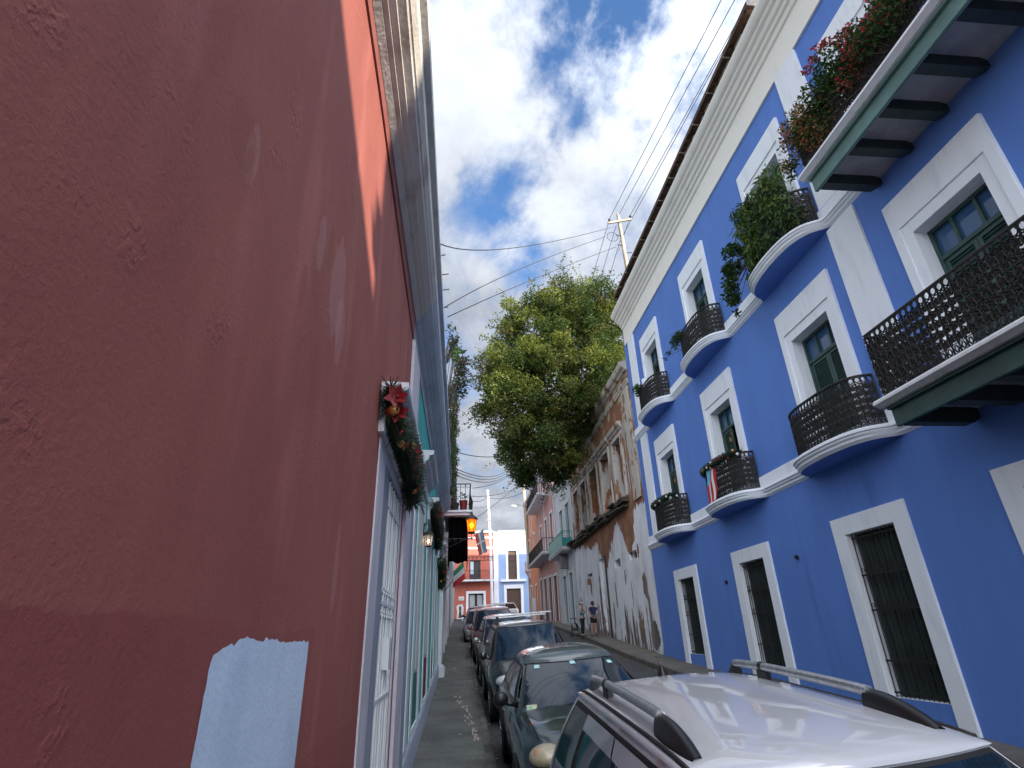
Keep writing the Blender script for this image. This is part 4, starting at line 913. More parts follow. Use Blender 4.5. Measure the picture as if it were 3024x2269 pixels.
def car(name, label, x, y, L=4.3, W=1.74, H=1.45, belt=.92, yc=1.2, yf=2.0, yr=3.4, yb=4.0, wt=.57, pm=None, group='cars parked along the left kerb', rot=0, roll=R(-3.2),
        nose=.62, deck=None, wins=((.12, .48), (.51, .80), (.83, .97)), lamp=None, wb=.80, dome=.09, zoff=0, hood=.86, origin=True, pitch=None):
    root = empty(name, (0, 0, 0), label, 'car', group)
    hw = W/2; deck = deck if deck else belt
    st = [(.0, .74, .34, nose-.10), (.03, .82, .24, nose), (.12, .90, .20, nose+.07), (.30, .955, .19, lerp(nose+.08, hood, .45)), (.6, .985, .19, lerp(nose+.08, hood, .9)), (yc-.1, 1, .19, hood), (yc+.25, 1, .19, belt), ((yc+yb)/2, 1, .19, belt+.01), (yb-.1, 1, .19, belt+.02)]
    if deck < belt: st += [(yb+.05, .99, .2, deck+.03), (L-.2, .95, .22, deck), (L-.04, .88, .28, deck-.1), (L, .80, .36, deck-.25)]
    else: st += [(L-.12, .97, .22, belt), (L-.02, .92, .28, belt-.06), (L, .86, .34, belt-.22)]
    # resample the stations smoothly
    ys = np.array([s[0] for s in st]); yy = np.unique(np.concatenate([np.linspace(0, .3, 9), np.linspace(.3, L-.3, 40), np.linspace(L-.3, L, 9)]))
    P = []
    for q in yy:
        f, zl, zt = (float(np.interp(q, ys, [s[k] for s in st])) for k in (1, 2, 3)); w = hw*f; cr = .055 if q < yc+.1 else .0
        wh = 0
        half = [(0, zl), (.7*w, zl), (.90*w, zl+.03), (.965*w, zl+.12), (.985*w, lerp(zl, zt, .45)), (1.0*w, zt-.24 if zt-.24 > zl+.15 else lerp(zl, zt, .6)), (.995*w, zt-.14), (.965*w, zt-.055), (.90*w, zt-.012), (.78*w, zt+cr*.45), (.5*w, zt+cr*.85), (0, zt+cr)]
        P.append([(-a, q, b) for a, b in half]+[(a, q, b) for a, b in half[::-1][1:-1]])
    mb = MB(); mb.grid(P, cv=True); n = len(P[0]); mb.f += [tuple(range(n)), tuple(len(P)*n-1-i for i in range(n))]; mb.m += [0, 0]
    body = mb.build('body', pm, root, smooth=48)
    ze = H-dome; wbb = hw*wb/.80*.90
    # greenhouse patches
    bow = .13
    def gf(s, v): return (s*lerp(wbb, wt, v), lerp(yc, yf, v)-bow*(1-s*s)*(1-.35*v), lerp(belt-.03, ze, v)+.02*math.sin(math.pi*v)*(1-s*s))
    def gr(s, v): return (s*lerp(wbb, wt, v), lerp(yb, yr, v)+.08*(1-s*s), lerp(belt-.02, ze, v))
    def gs(sd, s, v): return (sd*(lerp(wbb, wt, v)+.028*math.sin(math.pi*min(1, v*1.0))*1), lerp(lerp(yc, yb, s), lerp(yf, yr, s), v), lerp(belt-.03, ze, v))
    mb = MB()
    mb.grid([[gf(-1+2*i/16, j/8) for j in range(9)] for i in range(17)])
    mb.grid([[gr(-1+2*i/12, j/6) for j in range(7)] for i in range(13)])
    for sd in (-1, 1): mb.grid([[gs(sd, i/20, j/8) for j in range(9)] for i in range(21)])
    mb.build('pillars', pm, root, smooth=40)
    def zr(q, r): return ze+dome*max(0, 1-abs(q)**2.7)**(1/2.2)*max(0, 1-abs(r)**3.4)**(1/2.4)
    qs = [-1, -.995, -.98, -.95, -.9, -.82, -.7, -.5, -.25, 0, .25, .5, .7, .82, .9, .95, .98, .995, 1]
    def roofpt(q, r):
        yfr = yf-bow*.65*(1-q*q); yre = yr+.08*(1-q*q); t = (r+1)/2
        return (q*(wt+.012), lerp(yfr-.01, yre+.01, t), zr(q, r)+.004)
    mb = MB(); mb.grid([[roofpt(q, r) for q in qs] for r in qs]); roof = mb.build('roof', pm, root, smooth=60)
    # glazing, a few millimetres proud of the shell
    def patch(fn, s0, s1, v0, v1, off, ns=14, nv=8, rad=.0):
        b = MB(); b.grid([[tuple(c+o for c, o in zip(fn(lerp(s0, s1, i/ns), lerp(v0, v1, j/nv)), off)) for j in range(nv+1)] for i in range(ns+1)]); return b
    b = patch(gf, -.975, .975, .01, .99, (0, -.004, .003)); b.build('windscreen_seal', m_trim, root, smooth=True, fixn=False)
    ws = patch(gf, -.93, .93, .045, .965, (0, -.009, .008)).build('windscreen', m_cglass, root, smooth=True, fixn=False)
    patch(gr, -.9, .9, .1, .94, (0, .008, .006)).build('rear_window', m_cglass2, root, smooth=True, fixn=False)
    for sd in (-1, 1):
        f = lambda s, v, sd=sd: gs(sd, s, v)
        patch(f, .06, .975, .06, .95, (sd*.004, 0, 0)).build('window_seal', m_trim, root, smooth=True, fixn=False)
        for k, (a, c) in enumerate(wins):
            patch(f, a, c, .10, .90, (sd*.009, 0, .0)).build('side_window', m_cglass2, root, smooth=True, fixn=False)
    # wipers, mirrors, lamps, wheels
    for s0, s1 in ((-.75, -.08), (.0, .68)):
        b = MB(); b.tube([tuple(c+o for c, o in zip(gf(lerp(s0, s1, t), .05+.07*t), (0, -.022, .02))) for t in (0, .3, .6, 1)], .010, 5); b.build('wiper', m_trim, root, smooth=True)
    for sd in (-1, 1):
        b = MB(); c = (sd*(wbb+.16), yc+.33, belt+.10); b.ball(c, .11, 0, 8, 12, (.85, .55, .72)); b.tube([(sd*(wbb-.02), yc+.36, belt+.02), (sd*(wbb+.12), yc+.35, belt+.06)], .028, 6); b.build('mirror', pm if lamp is None else m_black, root, smooth=True)
        b = MB(); b.ball((sd*hw*.70, .17, nose+.03), .22, 0, 10, 16, (.78, .75, .46)); hl = b.build('headlight', lamp or m_lamp, root, smooth=True)
        if lamp:
            b = MB(); b.ball((sd*hw*.80, .135, nose+.04), .10, 0, 8, 12, (.62, .9, .72)); b.build('indicator', m_amber, hl, smooth=True)
            b = MB(); b.tube([(sd*hw*.70+.16*math.cos(t), .16+.155*math.sin(t)*.6+.10, nose+.02+.05*math.sin(t)) for t in [math.pi*k/10 for k in range(11)]], .009, 5); b.build('lamp_rim', m_whitedirty, hl, smooth=True)
        for yw in (.82, L-.80):
            b = MB(); b.lathe([(.36, -.006), (.36, .008), (0, .008)], (sd*(hw-.004), yw, .32), 24, axis='x') if sd > 0 else b.lathe([(.36, .006), (.36, -.008), (0, -.008)], (sd*(hw-.004), yw, .32), 24, axis='x')
            b.build('wheel_arch', m_trim, root)
            b = MB(); b.lathe([(.19, -.1), (.28, -.1), (.315, -.07), (.32, 0), (.315, .07), (.28, .1), (.19, .1)], (sd*(hw-.085), yw, .32), 28, axis='x'); wh = b.build('wheel', m_rubber, root, smooth=50)
            b = MB(); b.lathe([(.19, .08*sd), (.18, .10*sd), (.15, .07*sd), (.05, .09*sd), (0, .095*sd)], (sd*(hw-.085), yw, .32), 20, axis='x')
            for k in range(5):
                t = 6.283*k/5; b.tube([(sd*(hw-.085)+sd*.09, yw+.04*math.cos(t), .32+.04*math.sin(t)), (sd*(hw-.085)+sd*.09, yw+.18*math.cos(t), .32+.18*math.sin(t))], .022, 5)
            b.build('rim', m_rim, wh, smooth=40)
    b = MB(); b.fbox(lambda u, v, w: (u, w, v), -hw*.42, hw*.42, nose-.14, nose-.02, -.02, .03); b.build('grille', m_black, root, bevel=.01)
    b = MB(); b.fbox(lambda u, v, w: (u, w, v), -hw*.5, hw*.5, .28, .40, -.012, .06); b.build('air_intake', m_trim, root, bevel=.01)
    # panel gaps
    def sidez(q, k): return None
    for sd in (-1, 1):
        b = MB(); pts = []
        for i in range(12):
            q = lerp(.28, yc-.02, i/11); f, zl, zt = (float(np.interp(q, ys, [s[k] for s in st])) for k in (1, 2, 3)); w = hw*f; pts.append((sd*.80*w, q, zt+.055*.43+.0015))
        b.tube(pts, .0045, 4); b.build('panel_gap', m_trim, root)
        for q in (yc+.28, (yc+yb)/2+.1, yb-.35):
            f, zl, zt = (float(np.interp(q, ys, [s[k] for s in st])) for k in (1, 2, 3)); w = hw*f
            b = MB(); b.tube([(sd*w*a, q, z) for a, z in ((.955, zt-.04), (.992, zt-.12), (1.0, zt-.24), (.985, lerp(zl, zt, .45)), (.965, zl+.12))], .0045, 4); b.build('panel_gap', m_trim, root)
    for q in ((yc+yb)/2-.08, yb-.5):
        for sd in (-1, 1):
            b = MB(); b.box(sd*hw-.012, sd*hw+.022, q, q+.16, belt-.20, belt-.165); b.build('door_handle', pm, root, bevel=.008)
    root['_'] = 0; del root['_']
    yy_ = y+L/2*.0
    root.location = (x, y, (road(.65, y+L/2)+road(2.2, y+L/2))/2-math.sin(slope(y+L/2))*L/2+zoff)
    root.rotation_euler = (slope(y+L/2) if pitch is None else pitch, roll, rot)
    return root, dict(gf=gf, gs=gs, roofpt=roofpt, zr=zr, ze=ze, wt=wt, yf=yf, yr=yr, hw=hw, body=body, roof=roof, ws=ws, patch=patch, belt=belt)
def childbuild(mb, name, m, root, **k):
    """build in the car's own coordinates and attach to it"""
    loc = root.location.copy(); root.location = (0, 0, 0); o = mb.build(name, m, root, **k); root.location = loc; return o

m_pwhite = paint('white_car_paint', (.55, .56, .59), rough=.5); m_pwhite.node_tree.nodes['Principled BSDF'].inputs['Coat IOR'].default_value = 1.9; m_pwhite.node_tree.nodes['Principled BSDF'].inputs['Coat Roughness'].default_value = .02
m_pteal = paint('dark_teal_paint', (.016, .032, .038), metal=.3, rough=.35, c2=(.024, .042, .048))
m_pteal_roof = paint('paler_teal_paint', (.055, .078, .083), metal=.2, rough=.5, c2=(.075, .098, .10))  # roof only: a paler, rougher teal than the body
m_pdark = paint('dark_charcoal_paint', (.025, .028, .035), metal=.3)
m_psilver = paint('silver_green_paint', (.33, .35, .33), metal=.6)
m_pred = paint('dark_red_paint', (.16, .04, .05), metal=.3)
m_pgrey = paint('light_grey_paint', (.35, .37, .40), metal=.4)
m_alu = mat('brushed_aluminium', (.62, .62, .64), (.50, .50, .52), scale=30, rough=.32, metal=.85)
# ---- white off-roader with roof rails, nearest
suv, g = car('white_suv', 'white car with silver roof rails and a short aerial, closest to the viewer', 1.44, .55, L=4.2, W=1.74, H=1.615, belt=1.02, yc=.95, yf=1.74, yr=3.62, yb=3.98, wt=.565, pm=m_pwhite, nose=.72, hood=.98, dome=.085, wb=.80,
             wins=((.13, .44), (.47, .74), (.78, .955)), rot=R(-.2))
def on_roof(q, r): return Vector(g['roofpt'](q, r))
for sd in (-1, 1):
    qx = (.86 if sd < 0 else .80)*sd
    def rp(r, h=0, dq=0): p = on_roof(qx+dq, r); return (p.x, p.y, p.z+h)
    b = MB(); rr = [-.52+1.30*i/14 for i in range(15)]
    b.tube([rp(r, .052+.012*math.cos(r*1.4)) for r in rr], .0235, 12); rail = childbuild(b, 'roof_rail', m_alu, suv, smooth=50)
    # long front pod, rear pod and middle bracket
    b = MB(); P = []
    for i in range(15):
        t = i/14; r = -.88+.38*t; w = .030*math.sin(math.pi*min(1, .12+t*.62))**.6+.004; h = .074*(math.sin(math.pi*.5*min(1, t*1.12+.04)))**.8
        c = rp(r); P.append([(c[0]+w*1.25*math.cos(a), c[1], c[2]-.022+(h+.022)*max(0, math.sin(a))**.85) for a in [math.pi*k/12 for k in range(13)]])
    b.grid(P); n_ = len(P[0]); b.f.append(tuple((len(P)-1)*n_+k for k in range(n_))); b.m.append(0); childbuild(b, 'rail_pod', m_black, suv, smooth=60)
    b = MB(); P = []
    for i in range(9):
        t = i/8; r = .76+.14*t; w = .028*(1-t*.5); h = .080*(1-t**1.8*.95)
        c = rp(r); P.append([(c[0]+w*math.cos(a), c[1], c[2]-.022+(h+.022)*max(0, math.sin(a))**.8) for a in [math.pi*k/10 for k in range(11)]])
    b.grid(P); n_ = len(P[0]); b.f.append(tuple(range(n_))); b.m.append(0); childbuild(b, 'rail_pod', m_black, suv, smooth=60)
    b = MB(); c = rp(.42); b.box(c[0]-.020, c[0]+.020, c[1]-.05, c[1]+.05, c[2]-.03, c[2]+.045); b.tube([rp(.40, .052+.012), rp(.445, .052+.012)], .026, 12); childbuild(b, 'rail_bracket', m_black, suv, bevel=.006)
    b = MB(); b.tube([(lambda p: (p.x, p.y, p.z+.001))(on_roof(.955*sd, r)) for r in [-.95+1.9*i/24 for i in range(25)]], .010, 6); childbuild(b, 'roof_gutter', m_trim, suv, smooth=True)
for a_ in (-1, 1):
    fs = lambda s, v, a_=a_: g['gs'](a_, s, v)
    b = g['patch'](fs, .10, .455, .79, .93, (a_*.022, 0, 0)); childbuild(b, 'rain_visor', mat('smoked_visor', (.34, .33, .35), rough=.15, coat=1), suv, smooth=True, fixn=False)
    b = g['patch'](fs, .465, .76, .79, .93, (a_*.022, 0, 0)); childbuild(b, 'rain_visor', bpy.data.materials['smoked_visor'], suv, smooth=True, fixn=False)
c = on_roof(0, .86); b = MB(); b.lathe([(.035, -.004), (.030, .015), (.016, .05), (.010, .06), (0, .062)], (c.x, c.y, c.z), 14); ant = childbuild(b, 'aerial_base', m_black, suv, smooth=50)
b = MB(); b.tube([(c.x, c.y, c.z+.055), (c.x-.025, c.y+.05, c.z+.15)], .0055, 6); childbuild(b, 'aerial', mat('worn_brass', (.30, .24, .12), (.02, .02, .02), scale=60, rough=.5), suv)
b = MB()
for r in (-.35, .25): b.tube([(lambda p: (p.x, p.y, p.z+.0005))(on_roof(-.84+1.68*i/14, r)) for i in range(15)], .0022, 4)
# ---- dark teal saloon
teal, g2 = car('teal_saloon', 'dark teal car with yellowed headlights and cloud reflections on its windscreen', 1.45, 5.75, L=4.35, W=1.72, H=1.475, belt=.95, yc=1.28, yf=2.2, yr=3.35, yb=4.0, wt=.575, pm=m_pteal, nose=.74, hood=.93, deck=.90, lamp=m_lampy, dome=.145,
               wins=((.15, .52), (.55, .90)), rot=R(-1.0))
g2['roof'].data.materials[0] = m_pteal_roof
for s, v, w, h, mm in ((-.72, .90, .055, .04, m_sticker), (.05, .93, .055, .04, m_sticker), (-.80, .10, .075, .055, m_sticker2), (.84, .86, .05, .035, m_sticker), (.88, .2, .05, .04, m_sticker)):
    a = [Vector(g2['gf'](s+ds*w, v+dv*h))+Vector((0, -.014, .012)) for ds, dv in ((-1, -1), (1, -1), (1, 1), (-1, 1))]
    b = MB(); b.add(a, [(0, 1, 2, 3)]); childbuild(b, 'windscreen_sticker', mm, teal, fixn=False)
# ---- the others behind it
dark, g3 = car('charcoal_estate', 'charcoal car with a silver crossbar over its roof, third in the parked row', 1.50, 11.3, L=4.4, W=1.78, H=1.66, belt=1.0, yc=.98, yf=1.75, yr=3.6, yb=4.15, wt=.62, pm=m_pdark, nose=.70, hood=.97, dome=.08)
b = MB(); b.box(-.66, .66, 1.98, 2.035, 1.80, 1.825)
b.box(-.60, -.54, 1.97, 2.045, 1.60, 1.80, 1); b.box(.54, .60, 1.97, 2.045, 1.60, 1.80, 1); childbuild(b, 'crossbar', [m_alu, m_black], dark, bevel=.004)
b = MB(); b.box(-.66, .66, 3.0, 3.055, 1.735, 1.76)
b.box(-.60, -.54, 2.99, 3.065, 1.60, 1.735, 1); b.box(.54, .60, 2.99, 3.065, 1.60, 1.735, 1); childbuild(b, 'crossbar', [m_alu, m_black], dark, bevel=.004)
car('silver_suv', 'silver green car with dark pillars, fourth in the parked row', 1.48, 16.3, L=4.3, W=1.76, H=1.72, belt=1.02, yc=.95, yf=1.7, yr=3.6, yb=4.1, wt=.61, pm=m_psilver, nose=.72, hood=.98)
red, g5 = car('dark_red_suv', 'dark red car with roof bars, fifth in the parked row', 1.42, 21.9, L=4.6, W=1.82, H=1.80, belt=1.05, yc=1.05, yf=1.75, yr=4.0, yb=4.45, wt=.62, pm=m_pred, nose=.75, hood=1.03)
b = MB()
for sx in (-.5, .5): b.tube([(sx, 2.0, 1.78), (sx, 2.1, 1.84), (sx, 3.8, 1.84), (sx, 3.9, 1.78)], .018, 6)
for q in (2.3, 3.4): b.box(-.55, .55, q, q+.05, 1.85, 1.875)
childbuild(b, 'roof_rack', m_alu, red)
car('light_grey_car', 'light grey car, sixth in the parked row, mostly hidden by the dark red one', 1.10, 28.6, L=4.2, H=1.50, pm=m_pgrey)
car('black_hatchback', 'black car at the far end of the parked row', 1.2, 34.5, L=4.0, H=1.48, pm=m_pdark)
# ---- white wagon crossing at the end of the street
wg, g6 = car('white_wagon', 'white wagon crossing at the far end of the street', 2.2, 67.6, L=4.7, W=1.8, H=1.78, belt=1.08, yc=1.1, yf=1.8, yr=4.25, yb=4.6, wt=.66, pm=m_pwhite, nose=.8, hood=1.05, group=None, roll=0, rot=R(-82), wins=((.14, .38), (.42, .64), (.68, .93)), pitch=0)
wg.location = (2.0, 68.2, gz(67)+.02)

# ================================================================ PEOPLE
def skin(name, joints, edges, m, parent=None, sub=2, root=0):
    me = bpy.data.meshes.new(name); me.from_pydata([j[:3] for j in joints], edges, []); o = bpy.data.objects.new(name, me); COL.objects.link(o)
    s = o.modifiers.new('s', 'SKIN'); u = o.modifiers.new('u', 'SUBSURF'); u.levels = sub; u.render_levels = sub
    for i, j in enumerate(joints):
        r = j[3]; me.skin_vertices[0].data[i].radius = (r, j[4] if len(j) > 4 else r); me.skin_vertices[0].data[i].use_root = (i == root)
    dg = bpy.context.evaluated_depsgraph_get(); nm = bpy.data.meshes.new_from_object(o.evaluated_get(dg)); bpy.data.objects.remove(o)
    nm.materials.clear(); nm.materials.append(m); nm.polygons.foreach_set('use_smooth', [True]*len(nm.polygons))
    q = bpy.data.objects.new(name, nm); COL.objects.link(q); q.parent = parent; return q
m_skin = mat('skin', (.36, .20, .14), rough=.6); m_skinp = mat('pale_skin', (.42, .25, .19), rough=.6)
m_hair = mat('dark_hair', (.015, .012, .010), rough=.6); m_hairg = mat('grey_brown_hair', (.16, .12, .09), rough=.6)
def person(loc, label, mskin, mtop, mbot, mh, rz, armL, armR, shorts, sleeve, band=False):
    root = empty('person', (loc[0], loc[1], gz(loc[1])+.01), label, 'person', 'two people talking by the ruined wall')
    # x right, y forward of the body; height 1.62
    J = [(0, 0, .88, .13, .10), (0, .01, 1.08, .105, .08), (0, 0, 1.28, .14, .09), (0, -.01, 1.38, .075, .06), (0, .01, 1.44, .045, .045), (0, .03, 1.52, .070, .085), (0, .02, 1.59, .062, .075)]
    E_ = [(0, 1), (1, 2), (2, 3), (3, 4), (4, 5), (5, 6)]
    idx = {}
    for sd, arm in ((-1, armL), (1, armR)):
        b0 = len(J); J.append((sd*.165, 0, 1.34, .048)); E_.append((2, b0))
        for p, r in zip(arm, (.037, .026, .024)): J.append((*p, r)); E_.append((len(J)-2, len(J)-1))
        b = len(J); J += [(sd*.085, 0, .80, .085), (sd*.10, .01, .46, .052), (sd*.105, -.02, .26, .048), (sd*.10, -.02, .08, .034), (sd*.115, .05, .035, .034), (sd*.12, .13, .025, .026)]
        E_ += [(0, b), (b, b+1), (b+1, b+2), (b+2, b+3), (b+3, b+4), (b+4, b+5)]; idx[sd] = (b0, b)
        # hand: palm and five separate fingers
    body = skin('body', J, E_, mskin, root)
    for sd, arm in ((-1, armL), (1, armR)):
        a, c = Vector(arm[1]), Vector(arm[2]); d = (c-a).normalized(); sdv = d.cross(Vector((0, 1, .3))).normalized()
        fb = MB()
        for k, l in enumerate((.055, .075, .08, .075, .06)):
            o = c+sdv*((k-2)*.016); dd = d if k else (d+sdv*-.9).normalized(); fb.tube([o, o+dd*l*.5, o+dd*l+Vector((0, 0, -.012))], .0085, 6, r1=.006)
        fb.build('fingers', mskin, body, smooth=True).parent = body
    # clothes
    T = [(0, 0, .86, .15, .12), (0, .01, 1.08, .125, .10), (0, 0, 1.28, .158, .108), (0, -.01, 1.375, .085, .07)]; TE = [(0, 1), (1, 2), (2, 3)]
    if sleeve:
        for sd, arm in ((-1, armL), (1, armR)):
            b0 = len(T); T.append((sd*.165, 0, 1.335, .066)); m_ = Vector((sd*.165, 0, 1.34)).lerp(Vector(arm[0]), .72); T.append((m_.x, m_.y, m_.z, .062)); TE += [(2, b0), (b0, b0+1)]
    skin('shirt', T, TE, mtop, body)
    Bt = [(0, 0, .92, .15, .118)]; BE = []
    for sd in (-1, 1):
        b = len(Bt); Bt += [(sd*.085, 0, .80, .10)]; BE += [(0, b)]
        seq = [(sd*.095, .005, .60, .092)] if shorts else [(sd*.10, .01, .46, .062), (sd*.105, -.02, .26, .056), (sd*.10, -.02, .09, .042)]
        for q in seq: Bt.append(q); BE.append((len(Bt)-2, len(Bt)-1))
    skin('shorts' if shorts else 'leggings', Bt, BE, mbot, body)
    hb = MB(); hb.ball((0, .005, 1.575), .098, 0, 10, 14, (.86, 1.02, .95)); hb.ball((0, -.085, 1.62), .045); hb.ball((0, -.05, 1.52), .07, 0, 8, 10, (1, .8, 1)); hb.build('hair', mh, body, smooth=True).parent = body
    if band: hb = MB(); hb.lathe([(.090, -.02), (.096, -.015), (.096, .015), (.090, .02)], (0, .02, 1.59), 18); hb.build('headband', m_white, body, smooth=True)
    fc = MB(); fc.ball((0, .118, 1.525), .014, 0, 6, 8, (.8, 1, 1.3))
    fc.build('nose', mskin, body, smooth=True)
    fc = MB()
    for sx in (-.03, .03): fc.ball((sx, .098, 1.555), .011)
    fc.build('eyes', m_hair, body, smooth=True); fc = MB(); fc.ball((0, .098, 1.485), .02, 0, 6, 8, (1.2, .35, .35)); fc.build('mouth', mat('lips', (.35, .10, .09), rough=.5), body, smooth=True)
    fc = MB()
    for sx in (-.082, .082): fc.ball((sx, .01, 1.53), .02, 0, 6, 8, (.4, .8, 1.2))
    fc.build('ears', mskin, body, smooth=True)
    sh = MB()
    for sx in (-.12, .12): sh.ball((sx, .06, .03), .06, 0, 6, 10, (.7, 2.0, .6))
    sh.build('shoes', mat('shoe', (.05, .05, .055), rough=.7), body, smooth=True)
    # parts were modelled round the world origin
    root.rotation_euler = (0, 0, rz)
    return root
def fixp(root):
    # meshes were built before the root offset: their data is already local
    pass
_ch = chain
def chain(o): return Vector((0, 0, 0)) if (o is not None and (o.name.startswith('person') or (o.parent is not None and o.parent.name.startswith('person')))) else _ch(o)
person((6.28, 30.2), 'person in a teal sleeveless top and black leggings, one hand raised to the face', m_skinp, mat('teal_top', (.01, .17, .20), rough=.8), mat('black_leggings', (.012, .014, .02), rough=.8), m_hairg, R(-125),
       [(-.24, .02, 1.12), (-.20, .20, 1.20), (-.12, .24, 1.40)], [(.24, .06, 1.12), (.10, .20, 1.10), (-.02, .20, 1.12)], False, False, True)
person((6.84, 30.0), 'person in navy T-shirt and black shorts seen from behind, one arm out', m_skin, mat('navy_shirt', (.02, .03, .09), rough=.8), mat('black_shorts', (.01, .01, .012), rough=.8), m_hair, R(20),
       [(-.28, -.04, 1.14), (-.18, -.14, .98), (-.06, -.17, .95)], [(.36, .12, 1.28), (.50, .20, 1.36), (.58, .24, 1.42)], True, True)
chain = _ch
# stroller beside them
st = empty('stroller', (5.86, 30.1, gz(30.1)), 'small stroller with a navy hood parked beside the two people', 'stroller')
b = MB(); P = [[(5.86+.19*math.cos(a)*s, 30.1+.24*s*math.sin(a)*.3+.12*t, gz(30)+.42+.26*math.sin(a)) for a in [math.pi*k/10 for k in range(11)]] for t, s in ((-1, .8), (-.5, 1), (0, 1), (.6, .85), (1, .5))]
b.grid(P); b.build('hood', mat('navy_cloth', (.015, .018, .08), rough=.85), st, smooth=True, fixn=False)
b = MB(); b.box(5.70, 6.02, 29.98, 30.3, gz(30)+.30, gz(30)+.42); b.build('seat', m_black, st, bevel=.03)
b = MB(); z = gz(30)
for sx in (5.69, 6.03): b.tube([(sx, 29.8, z+.1), (sx, 30.1, z+.4), (sx, 30.42, z+.88)], .012, 6); b.tube([(sx, 30.4, z+.1), (sx, 30.05, z+.45)], .012, 6)
b.tube([(5.69, 30.42, z+.88), (6.03, 30.42, z+.88)], .018, 8); b.build('frame', m_black, st, smooth=True)
for sx in (5.69, 6.03):
    for sy in (29.8, 30.4): b = MB(); b.lathe([(0, -.015), (.08, -.015), (.085, 0), (.08, .015), (0, .015)], (sx, sy, z+.09), 16, axis='x'); b.build('wheel', m_rubber, st, smooth=50)
# ================================================================ PLANTS
def leaves(mb, pts, size, n_m, rn, droop=.0, aspect=.45):
    """bent leaf quads at pts [(x, y, z, material)]"""
    for x, y, z, m in pts:
        s = size*rn.uniform(.6, 1.3); a = rn.uniform(0, 6.283); e = rn.uniform(-.9, .7)-droop
        d = Vector((math.cos(a)*math.cos(e), math.sin(a)*math.cos(e), math.sin(e))); u = d.cross(Vector((rn.uniform(-1, 1), rn.uniform(-1, 1), 1)))
        if u.length < .1: u = Vector((1, 0, 0))
        u.normalize(); p = Vector((x, y, z)); q = p+d*s; mid = p+d*s*.5; w = u*s*aspect*.5; nn = d.cross(u)*s*.08
        b = len(mb.v); mb.v += [tuple(p), tuple(mid+w+nn), tuple(q), tuple(mid-w+nn)]; mb.f.append((b, b+1, b+2, b+3)); mb.m.append(m)
def clump(rn, c, r, n, mats, sc=(1, 1, 1)):
    out_ = []
    for _ in range(n):
        while True:
            v = Vector((rn.uniform(-1, 1), rn.uniform(-1, 1), rn.uniform(-1, 1)))
            if .12 < v.length < 1: break
        v *= (v.length**-.25)
        out_.append((c[0]+v.x*r*sc[0], c[1]+v.y*r*sc[1], c[2]+v.z*r*sc[2], rn.choice(mats)))
    return out_
# big tree growing out of the ruin, crown over the street
rn = random.Random(21)
TR = empty('roof_tree', (8.3, 28.2, 11.3), 'large leafy tree growing out of the ruined house and leaning over the street', 'tree')
ELL = [((6.6, 28.2, 17.4), (3.3, 3.6, 3.3), 46), ((4.5, 28, 17.8), (2.6, 3.0, 2.3), 34), ((2.9, 28, 14.9), (2.1, 2.6, 3.0), 40), ((4.4, 28, 14.6), (1.8, 3.0, 2.2), 24), ((7.2, 28.2, 19.2), (2.4, 3.0, 2.0), 26), ((9.2, 28.2, 18.8), (1.6, 3.0, 1.8), 14), ((3.5, 27.6, 11.4), (1.9, 2.6, 2.4), 24), ((5.6, 28, 13.6), (2.4, 3.2, 2.6), 34), ((8.6, 28.2, 17.6), (2.0, 3.0, 2.6), 20), ((4.6, 27.4, 9.5), (1.3, 2.0, 1.3), 11), ((6.6, 28.8, 11.9), (1.5, 3.5, 1.2), 16), ((7.9, 27, 14.0), (1.6, 3.5, 2.2), 20), ((3.7, 30.5, 9.0), (1.0, 1.8, 1.2), 7), ((6.9, 32.5, 11.6), (1.2, 2.4, 1.2), 10), ((2.1, 28, 13.4), (1.3, 2.2, 1.9), 14), ((2.9, 27.6, 9.9), (1.2, 1.8, 1.3), 10), ((5.3, 28.5, 8.6), (1.2, 1.8, 1.0), 10)]
tips = []; mb = MB()
for c, r, n in ELL:
    c = (c[0]-.1, c[1], c[2]-.85+(.5 if c[2] < 12 else 0))
    leaves(mb, clump(rn, c, 1.0, 1300, (0, 0, 1), (r[0]*.72, r[1]*.72, r[2]*.72)), .22, 3, rn)
    for _ in range(n):
        while True:
            v = Vector((rn.uniform(-1, 1), rn.uniform(-1, 1), rn.uniform(-1, 1)))
            if .35 < v.length < 1: break
        v = v.normalized()*rn.uniform(.45, 1.0); p = (c[0]+v.x*r[0], c[1]+v.y*r[1], c[2]+v.z*r[2]); tips.append(p)
        big = rn.uniform(.38, .85)
        ms = rn.choice([(0, 0, 1), (0, 1, 1), (1, 1, 2), (1, 2, 2), (0, 1, 3)])
        leaves(mb, clump(rn, p, big, int(400*big/.6), ms, (1, 1, .75)), .165, 3, rn, droop=.15)
        for k in range(3):      # wispy shoots breaking the outline
            d = v+Vector((rn.gauss(0, .4), rn.gauss(0, .4), rn.gauss(0, .4))); d.normalize(); q = [(p[0]+d.x*t*big*2.0+rn.gauss(0, .04), p[1]+d.y*t*big*1.5, p[2]+d.z*t*big*2.0+rn.gauss(0, .04), rn.choice(ms)) for t in [.5+.6*j/14 for j in range(15)]]
            leaves(mb, q, .17, 3, rn)
lf_tdark = leafmat('tree_dark_leaves', (.03, .065, .012), (.05, .09, .018)); lf_tmid = leafmat('tree_mid_leaves', (.070, .105, .020), (.10, .135, .028)); lf_tlite = leafmat('tree_light_leaves', (.16, .20, .032), (.22, .24, .045), trans=.45); lf_tbrown = leafmat('tree_brown_leaves', (.19, .14, .045), (.14, .13, .035))
mb.build('crown', [lf_tdark, lf_tmid, lf_tlite, lf_tbrown], TR, fixn=False)
mb = MB(); base = Vector((8.2, 28.2, 11.2))
